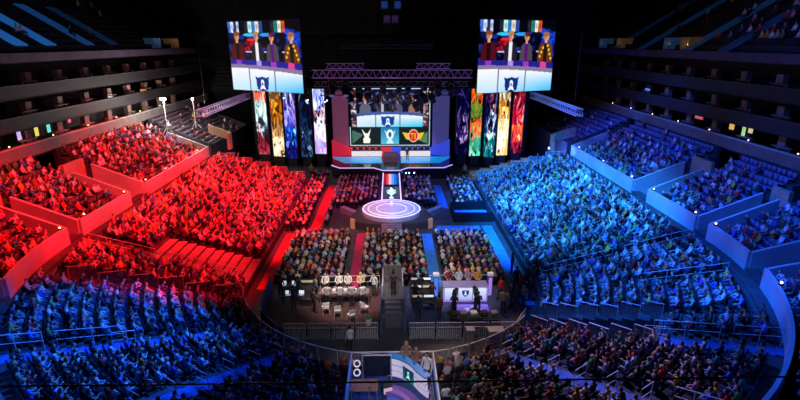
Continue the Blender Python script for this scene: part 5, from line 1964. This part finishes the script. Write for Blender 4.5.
for k in range(3):
    z0 = PZ + 1.05 - .345 * (k + 1)
    offset_strip(dc, -.10 + .06 * k, .0 + .06 * k, z0 + .06, z0 + .335).build('front_band', mat('desk white glow', (.75, .72, .80), .4, emit=.38, ecol=(.8, .72, .9), noise=.06), cd)  # bands glow to stand in for bright light on the desk front
    offset_strip(dc, -.06 + .06 * k, .04 + .06 * k, z0 - .01, z0 + .06).build('light_band', M_scr_p if k else M_scr_b, cd)
offset_strip(dc, .12, .24, PZ, PZ + .12).build('base', M_black, cd)
e = dc[8]
tn = (dc[9] - dc[7]).normalized()
q = Pic(30, 30, (.03, .32, .36))
q.grad(0, 0, 1, 1, (.02, .2, .3), (.05, .45, .42))
emblem(q, .5, .5, .7, .9, (.03, .2, .3), (.75, .95, .95))
nn = Vector((-tn.y, tn.x))
w = e - nn * .16
q.mesh('crest_panel', .7, .66, cd, (w.x, w.y, PZ + .58), math.atan2(tn.y, tn.x))
# second low curve, violet steps in front of the desk
offset_strip([p - Vector((-.05, .75)) for p in dc], -.5, .0, PZ + .0, PZ + .20).build('front_step', mat('violet step', (.25, .12, .45), .5, emit=.10, ecol=(.3, .15, .7), noise=.1), cd)
offset_strip([p - Vector((-.05, 1.3)) for p in dc], -.45, .0, PZ + .0, PZ + .08).build('front_step', mat('blue step', (.05, .12, .5), .5, emit=.10, ecol=(.05, .15, .8), noise=.1), cd)
# side table with two round ring lamps, dark glass board
for k, (px, py) in enumerate([(357, 364), (357, 373)]):
    w = at(px, py, PZ + .9)
    t = thing('ring_lamp', ['round pale lamp at the left of the commentary platform, back one', 'round pale lamp at the left of the commentary platform, front one'][k], 'lamp', (w.x, w.y, PZ))
    MB().lathe([(.18, 0), (.16, .04), (.03, .05), (.025, .8), (0, .8)], n=12).build('stand', M_black, t)
    o = MB().tube([(.13 * math.cos(a), 0, .13 * math.sin(a)) for a in np.linspace(0, 2 * PI, 16, endpoint=False)], .035, 8, True).build('ring', mat('ring lamp', (.8, .7, .75), emit=.4, ecol=(.85, .75, .8), noise=.03), t)
    o.location, o.rotation_euler.x = (0, 0, .92), -.7
w = at(377, 367, PZ + .7)
t = thing('glass_board', 'dark glass display board left of the commentary desk', 'board', (w.x, w.y, PZ))
MB().cbox((0, 0, .78), (1.2, .08, 1.0), .02).build('board', mat('dark board', (.015, .02, .05), .15, noise=.2), t)
MB().tube([(-.63, 0, .02), (-.63, 0, 1.3), (.63, 0, 1.3), (.63, 0, .02)], .03).build('frame', M_rail, t)
for s in (-1, 1):
    MB().cbox((s * .55, 0, .02), (.1, .5, .04), .01).build('foot', M_black, t)
console(-1.75, -.6, at(370, 385, PZ + .7).y, PZ, 'small wooden table at the left front of the commentary platform', h=.7, top=M_wood)
w = at(369, 398, PZ + .5)
t = thing('light_stand', 'thin tripod light stand on the blue floor of the commentary platform', 'stand', (w.x, w.y, PZ))
for k in range(3):
    a = 2 * PI * k / 3
    MB().tube([(0, 0, .6), (.4 * math.cos(a), .4 * math.sin(a), .01)], .015).build('leg', M_metal, t)
MB().tube([(0, 0, .4), (0, 0, 1.1)], .02).build('pole', M_metal, t)
w = at(387, 385, PZ + .4)
t = thing('floor_monitor', 'small pale floor monitor in front of the commentary desk', 'monitor', (w.x, w.y, PZ), .3)
MB().cbox((0, 0, .2), (.45, .3, .4), .04).build('casing', M_black, t)
MB().box((0, -.155, .22), (.38, .01, .28)).build('screen', mat('rose lit', (.8, .5, .6), emit=.4, ecol=(.9, .6, .7), noise=.05), t)

# ------------------------------------------------------------------ people with a job
WH = (.75, .75, .76)
BK = (.02, .02, .024)
def staff(kind, x, y, z, rz, label, shirt, hair='dark brown', style='short', scale=1.0):
    return person(kind, (x, y, z), rz, label, shirt, HAIRC[hair], style, None, scale)
# commentators behind the curved desk
for i, (x, y, lab, c, h, rz) in enumerate([(.62, 18.72, 'person in a tan jacket behind the curved commentary desk, leftmost of three', (.30, .20, .14), 'blond', PI),
                                       (1.05, 18.36, 'person in a brown jacket behind the curved commentary desk, middle of three', (.28, .15, .12), 'brown', PI - .2),
                                       (1.48, 17.86, 'person in a white shirt behind the curved commentary desk, rightmost of three', WH, 'dark brown', PI - .5)]):
    staff('stand_relaxed', x, y, PZ + .005, rz, lab, c, h, scale=.97)
staff('stand_relaxed', -.95, PY1 + .75, Z0 + 3 * RISE, 0, 'person in a grey top standing just behind the rail of the commentary platform', (.35, .33, .33), 'brown', scale=1.02)
# four presenters at the white desk, facing the camera
for i, (x, lab, c, h) in enumerate([(3.85, 'presenter in a dark red jacket, leftmost of four behind the white desk', (.22, .03, .04), 'brown'), (4.55, 'presenter in a dark jacket with white shirt, second of four behind the white desk', (.5, .48, .5), 'blond'),
                                 (5.2, 'presenter in a grey jacket, third of four behind the white desk', (.3, .22, .26), 'ginger'), (5.85, 'presenter in an orange brown jacket, rightmost of four behind the white desk', (.45, .26, .06), 'blond')]):
    staff('stand_work', x, 30.15, DZ, PI, lab.replace('presenter', 'person'), c, h)
# camera crew and technicians
staff('stand_work', 5.35, 26.95, DZ, 0, 'person in black operating the right studio camera before the presenters', BK)
staff('stand_work', 3.85, 26.85, DZ, -.2, 'person in black operating the left studio camera before the presenters', BK)
staff('stand_work', .1, 28.85, 1.1, 0, 'person operating the tripod camera on the central tower', (.12, .1, .1))
staff('stand_talk', 7.2, 28.9, DZ, .3, 'person in a red top on the right riser beside the violet tower', (.55, .03, .03))
staff('stand_relaxed', 7.7, 28.0, DZ, 1.2, 'person in black at the right corner of the right riser', BK)
staff('stand_talk', 7.0, 27.3, DZ, -.6, 'person in a tan jacket at the front right of the right riser', (.4, .28, .2), 'brown')
staff('stand_relaxed', 2.9, 26.6, DZ, .5, 'person in brown standing beside the front mixing desk', (.28, .14, .07))
for k, (x, y) in enumerate([(1.5, 28.3), (2.6, 28.3), (1.9, 29.4), (1.6, 26.45)]):
    staff('stand_relaxed' if k > 2 else 'stand_work', x, y, DZ, 0, f'person in dark clothes at the mixing desks, {["left in the middle row", "right in the middle row", "in the back row", "in the front row"][k]}', [(.03, .03, .04), (.1, .05, .03), (.05, .05, .06), (.02, .06, .1)][k])
# white shirted row behind the long table, facing the camera, and the second row facing them
for k, x in enumerate((-4.45, -3.55, -2.95, -2.1)):
    staff('stand_work', x, 29.75, DZ, PI + .08 * (k - 1.5), f'person in a white shirt behind the long table, {ORD[k]} from the left', (.80, .78, .76) if k < 3 else (.80, .58, .34), ['black', 'brown', 'black', 'blond'][k])
for k, x in enumerate((-4.15, -3.35, -2.6, -1.9)):
    staff('stand_work', x, 28.2, DZ, .1 * (k - 1), f'person in a pale top in front of the long table, {ORD[k]} from the left', [(.6, .55, .55), (.75, .72, .7), (.45, .5, .6), (.72, .65, .66)][k], ['dark brown', 'black', 'brown', 'black'][k])
staff('stand_talk', -1.2, 29.6, DZ, PI - .5, 'person in a pale jacket at the right end of the left riser', (.6, .62, .66))
staff('stand_talk', -4.95, 27.6, DZ, -.8, 'person in dark grey beside the front control desk of the left riser', (.10, .09, .10))
staff('stand_relaxed', -5.05, 29.3, DZ, -.9, 'person in grey between the control desks and the white shirted group', (.2, .18, .2))
staff('stand_work', -7.35, 29.2, DZ, 0, 'person in black at the back control desk of the left riser', BK)
staff('stand_work', -6.2, 29.2, DZ, 0, 'person in charcoal at the back control desk, right one', (.05, .05, .05))
staff('stand_work', -6.3, 27.95, DZ, 0, 'person in navy at the front control desk of the left riser', (.03, .04, .10))
staff('stand_talk', -2.4, 24.2, 0, .5, 'person in white standing on the dark floor before the left riser barricades', (.7, .7, .72))
# people standing in the right aisle
for k, (x, y, c, lab) in enumerate([(8.95, 31.6, BK, 'person in black standing in the right blue aisle, left one of the pair'), (9.6, 31.2, (.03, .03, .05), 'person in dark blue standing in the right blue aisle, right one of the pair'),
                                   (8.9, 30.3, (.55, .02, .03), 'person in a red top standing in the right blue aisle'), (9.5, 29.9, BK, 'person in black standing close beside the red topped one in the aisle'),
                                   (9.2, 34.0, (.03, .04, .08), 'person in navy farther up the right blue aisle'), (8.8, 28.9, (.35, .22, .12), 'person in tan at the foot of the right blue aisle')]):
    staff(['stand_relaxed', 'stand_talk'][k % 2], x, y, .03, .4 * k, lab, c, style='long' if k == 1 else 'short')
# costumed figures by the stage corners and players
staff('stand_talk', -10.4, 62.2, 0, PI, 'person in a golden costume standing at the left foot of the stage', (.8, .5, .18), 'blond', scale=1.12)
staff('stand_talk', 9.6, 62.0, 0, PI, 'person in a pale gold costume standing at the right foot of the stage', (.75, .52, .28), 'blond', scale=1.12)
staff('stand_talk', 2.2, 65.6, SZ + .04, PI, 'person in black walking on the blue stage deck', BK)
for j, (x0, x1, Y) in enumerate(PD):
    for k in range(5):
        x = x0 + (x1 - x0) * (k + .5) / 5
        o = staff('sit_rest', x, Y + .62, SZ, PI, f'player in a {"white" if j == 0 else "dark"} jersey, {ORD[k]} from the left at the {"left" if j == 0 else "right"} stage desk'.replace('player', 'person'), (.75, .72, .74) if j == 0 else (.08, .05, .06), 'black')
def gaming_chair(p, rz, label, first=[None]):
    if first[0] is None:
        t = first[0] = thing('gaming_chair', label, 'chair', p, rz, 'chairs at the players desks')
        MB().cbox((0, .0, .415), (.46, .42, .06), .02).build('seat', M_black, t)
        MB().cbox((0, -.24, .80), (.46, .08, .80), .03).build('backrest', M_black, t)
        MB().lathe([(.26, 0), (.24, .04), (.05, .07), (.04, .38), (0, .38)], n=10).build('base', M_black, t)
    else:
        dup(first[0], p, rz, label)
for j, (x0, x1, Y) in enumerate(PD):
    for k in range(5):
        gaming_chair((x0 + (x1 - x0) * (k + .5) / 5, Y + .62, SZ + .008), PI, f'black high backed chair, {ORD[k]} from the left at the {"left" if j == 0 else "right"} stage desk')

# ------------------------------------------------------------------ small lamps seen around the bowl
def small_lamp(x, y, z, label, m=M_lamp_warm, r=.09, first={}):
    k = m.name + str(r)
    if k not in first:
        t = first[k] = thing('step_lamp', label, 'lamp', (x, y, z))
        MB().cbox((0, 0, 0), (.2, .2, .1), .02).build('housing', M_black, t)
        o = MB()
        ball(o, (0, 0, .10), (r, r, r), 10, 6)
        o.build('bulb', m, t)
    else:
        dup(first[k], (x, y, z), 0, label)
for k, (sg, Y) in enumerate([(-1, 26.5), (-1, 30.8), (-1, 34), (-1, 39.6), (-1, 43.4), (-1, 47.5), (-1, 56), (1, 26.5), (1, 30.8), (1, 33.6), (1, 39.6), (1, 43.6), (1, 50), (1, 57)]):
    side = 'left' if sg < 0 else 'right'
    n_ = k if sg < 0 else k - 7
    if Y >= YC:
        x, y = sg * (R0 + UWALL + .05), Y
    else:
        q_, _ = bowl(sg * (65 if Y < 28 else 88), UWALL + .05)
        x, y = q_.x, q_.y
    small_lamp(x, y, 5.0, f'small warm lamp on the {side} parapet wall, {ORD[n_]} from the camera', r=.07)
for k in range(8):
    for sg, side in ((-1, 'left'), (1, 'right')):
        small_lamp(sg * (SUX + .1), 28 + 5.3 * k + (1.7 if sg > 0 else 0), LEV[0] + .92, f'small lamp on the lowest {side} suite ledge, {ORD[k]} from the camera', m=M_lamp_warm, r=.06)
# lit entrance mouths under the upper decks
def entrance(sg, y, warm, label):
    t = thing('deck_entrance', label, 'entrance', (sg * (SUX + 2.6), y, 16.2))
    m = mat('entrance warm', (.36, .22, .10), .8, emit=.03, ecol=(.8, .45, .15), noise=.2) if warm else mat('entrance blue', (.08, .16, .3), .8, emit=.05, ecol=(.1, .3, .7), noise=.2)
    MB().box((sg * .8, 0, .63), (.15, 1.3, 1.25)).build('back_panel', m, t)
    for s in (-1, 1):
        MB().box((0, s * .7, .65), (1.7, .1, 1.3)).build('side_panel', m, t)
    b = MB()
    ball(b, (-sg * .2, .35, .55), (.11, .11, .11), 8, 6)
    b.build('lamp', M_lamp_warm, t)
for k, y in enumerate((55, 58.5, 71, 77)):
    entrance(1, y, k % 2 == 0, f'lit stair mouth at the foot of the right upper deck, {ORD[k]} from the camera')
for k, y in enumerate((71, 77)):
    entrance(-1, y, k == 1, f'lit stair mouth at the foot of the left upper deck, {ORD[k]} from the camera')
# stair runs on the upper decks, blue light on them painted as glow
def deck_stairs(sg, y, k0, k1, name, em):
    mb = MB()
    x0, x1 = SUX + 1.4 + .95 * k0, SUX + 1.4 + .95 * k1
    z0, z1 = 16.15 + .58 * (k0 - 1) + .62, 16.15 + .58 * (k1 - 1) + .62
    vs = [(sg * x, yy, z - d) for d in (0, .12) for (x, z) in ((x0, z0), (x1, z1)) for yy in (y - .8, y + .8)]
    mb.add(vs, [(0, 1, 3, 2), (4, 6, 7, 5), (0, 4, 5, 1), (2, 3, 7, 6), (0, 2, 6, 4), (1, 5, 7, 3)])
    struct(name, mb, mat('deck stair glow %g' % em, (.08, .16, .35), .8, emit=em, ecol=(.02, .18, .65), noise=.3, scale=2))
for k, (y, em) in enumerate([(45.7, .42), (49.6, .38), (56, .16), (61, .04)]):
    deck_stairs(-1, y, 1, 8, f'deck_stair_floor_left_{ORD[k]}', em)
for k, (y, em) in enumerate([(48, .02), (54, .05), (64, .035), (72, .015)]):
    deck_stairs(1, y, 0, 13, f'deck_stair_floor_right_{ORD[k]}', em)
# white flood lights on tall stands at the left concourse
for k, (px, py, Y) in enumerate([(163, 99, 60), (192.5, 99, 64)]):
    q_ = atY(px, py, Y)
    t = thing('flood_lamp', ['bright white flood lamp on a tall stand above the far left stand, left one', 'bright white flood lamp on a tall stand above the far left stand, right one'][k], 'flood lamp', (q_.x, q_.y, 6.3))
    MB().tube([(0, 0, 0), (0, 0, q_.z - 6.3)], .05).build('pole', M_metal, t)
    for a in (0, 2.1, 4.2):
        MB().tube([(0, 0, .9), (.7 * math.cos(a), .7 * math.sin(a), .02)], .03).build('leg', M_metal, t)
    MB().cbox((0, .06, q_.z - 6.3), (.75 if k == 0 else .3, .2, .32), .04).build('housing', M_black, t)
    MB().box((0, -.06, q_.z - 6.3), (.66 if k == 0 else .24, .04, .24)).build('lamp_face', M_lamp_w, t)
# blue beam lamps
for k, (px, py) in enumerate([(549, 148), (553, 149.5)]):
    q_ = at(px, py, 3.2)
    t = thing('blue_lamp', ['bright blue lamp on a stand behind the right stand, left of two', 'bright blue lamp on a stand behind the right stand, right of two'][k], 'lamp', (q_.x, q_.y, 0))
    MB().tube([(0, 0, 0), (0, 0, 3.1)], .04).build('pole', M_metal, t)
    b = MB()
    ball(b, (0, -.1, 3.2), (.16, .12, .16), 12, 8)
    b.build('bulb', M_lamp_blue, t)
    MB().lathe([(.2, 0), (.24, .3), (.0, .34)], (0, .12, 3.05), 12).build('housing', M_black, t)
for k, (px, py) in enumerate([(284, 98), (308, 100), (325, 102), (327, 100.5), (401, 173), (406, 171.5), (409, 170.5), (414, 170)]):
    if k > 3:
        q_ = Vector((fx(px, YF - .5, .8), YF - .80, 1.0))
        lab = f'small blue white lamp on the front of the stage, {ORD[k - 4]} right of the runway'
    else:
        q_ = atY(px, py, 66.9)
        lab = f'small blue lamp hanging before the left led columns, {ORD[k]} from the left'
    t = thing('stage_front_lamp' if k > 3 else 'hanging_lamp', lab, 'lamp', q_)
    b = MB()
    ball(b, (0, -.05, 0), (.10, .08, .10), 10, 6)
    b.build('bulb', M_lamp_blue, t)
    MB().lathe([(.12, 0), (.15, .2), (0, .24)], (0, .1, -.1), 10).build('housing', M_black, t)
    if k <= 3:
        MB().tube([(0, .1, .1), (0, .1, 40 - q_.z)], .02, 4).build('hanging_cable', M_black, t)

# ------------------------------------------------------------------ light
def spot(name, loc, tgt, power, col, size, blend=.6, r=.6):
    l = bpy.data.lights.new(name, 'SPOT')
    l.energy = power
    l.color = col
    l.spot_size = math.radians(size)
    l.spot_blend = blend
    l.shadow_soft_size = r
    o = bpy.data.objects.new(name, l)
    COL.objects.link(o)
    o.location = loc
    d = Vector(tgt) - Vector(loc)
    o.rotation_euler = d.to_track_quat('-Z', 'Y').to_euler()
    return o


def point(name, loc, power, col, r=.2):
    l = bpy.data.lights.new(name, 'POINT')
    l.energy = power
    l.color = col
    l.shadow_soft_size = r
    o = bpy.data.objects.new(name, l)
    COL.objects.link(o)
    o.location = loc
    return o


RED, BLU, DBL = (1, .010, .016), (.015, .24, 1), (.008, .09, 1)
KW = 1000
# left side, red
spot('red beam', (-4, 42, 27), (-15.0, 52, 2.5), 150 * KW, RED, 38)
spot('red beam', (-4, 34, 27), (-15, 42, 3), 130 * KW, RED, 38)
spot('red beam', (-8, 30, 27), (-24.5, 36, 5), 105 * KW, RED, 38)
spot('red beam', (-8, 44, 27), (-25, 50, 6), 85 * KW, RED, 36)
spot('red beam', (-8, 27, 26), (-24.5, 29, 5), 60 * KW, RED, 30)
spot('red beam', (-2, 38, 24), (-14.5, 31.6, 2.5), 90 * KW, RED, 28)
# right side, blue
spot('blue beam', (4, 42, 27), (15.0, 52, 2.5), 165 * KW, BLU, 40)
spot('blue beam', (4, 34, 27), (15.5, 41, 3), 165 * KW, BLU, 42)
spot('blue beam', (8, 32, 27), (25, 38, 5), 42 * KW, (.012, .11, 1), 42)
spot('blue beam', (8, 46, 27), (26, 54, 6), 42 * KW, (.012, .10, 1), 42)
spot('blue beam', (8, 24, 26), (23.5, 27, 5), 40 * KW, (.01, .10, 1), 40)
spot('blue beam', (4, 27, 24), (15, 27, 2.5), 60 * KW, (.015, .16, 1), 34)
# near stand
spot('deep blue beam', (-3, 24, 24), (-14, 21.0, 3.5), 82 * KW, (.012, .13, 1), 34)
spot('deep blue beam', (-4, 30, 26), (-7, 17.5, 3), 14 * KW, (.01, .10, 1), 34)
spot('deep blue beam', (5, 32, 26), (14.5, 19.5, 3), 40 * KW, (.012, .11, 1), 42)
spot('house beam', (5, 34, 24), (6.8, 20.3, 3), 17 * KW, (1, .62, .52), 36)
# floor
spot('floor beam', (0, 24, 25), (0, 36.5, 0), 17 * KW, (1, .84, .82), 40)
spot('floor beam red', (-6, 36, 24), (-7.5, 46, 0), 20 * KW, (1, .10, .2), 44)
spot('floor beam blue', (6, 36, 24), (7.5, 46, 0), 26 * KW, (.05, .22, 1), 44)
spot('floor beam magenta', (-1, 40, 25), (-3.8, 54, 0), 15 * KW, (.75, .12, .5), 34)
spot('floor beam violet', (1, 40, 25), (3.5, 54, 0), 15 * KW, (.2, .22, 1), 34)
# round platform, trophy and stage
spot('platform beam', (0, 40, 20), (0, CY, 1), 14 * KW, (.78, .78, 1), 20)
spot('stage beam', (0, 50, 17), (0, 68.5, 2), 18 * KW, (.85, .8, 1), 34)
# risers
spot('riser beam', (-3, 24, 15), (-3.1, 29.2, 1), 11 * KW, (1, .80, .68), 24, .5)
spot('riser beam', (4.8, 22, 14), (4.8, 29.6, 1.5), 5 * KW, (1, .86, .85), 24, .5)
spot('riser wash', (0, 18, 16), (0, 28, .6), 1.6 * KW, (.7, .72, 1), 54)
spot('commentary beam', (.8, 8, 13), (.6, 18.8, 3), 2.8 * KW, (.95, .88, 1), 26, .5)
# suites and rafters
for sg, c in ((-1, (1, .5, .5)), (1, (.16, .16, .5))):
    spot('suite wash', (sg * 12, 34, 14), (sg * 30, 45, 10), 1.3 * KW, c, 110, .9)
    spot('rail wash', (sg * 14, 50, 12), (sg * 30, 62, 8), 1.2 * KW, c, 80, .9)
spot('rafter wash', (-14, 34, 22), (-36, 30, 19), .8 * KW, (.1, .3, 1), 80, .9)
spot('blue beam', (10, 50, 24), (26.5, 63, 6.5), 16 * KW, (.02, .09, 1), 26)
spot('rafter wash', (14, 34, 22), (38, 38, 20), 4 * KW, (.03, .15, 1), 80, .9)
point('flood glow', (-25.8, 58.6, 10.0), 2200, (1, .85, .8), .3)
point('flood glow', (-24.0, 62.0, 10.2), 1300, (1, .85, .8), .3)
point('blue glow', (20.0, 60.5, 3.4), 2500, (.05, .15, 1), .2)

w = bpy.data.worlds.new('dark hall')
w.use_nodes = True
w.node_tree.nodes['Background'].inputs['Color'].default_value = (.010, .012, .05, 1)
w.node_tree.nodes['Background'].inputs['Strength'].default_value = .22
SC.world = w
SC.view_settings.view_transform = 'Standard'
SC.view_settings.look = 'None'
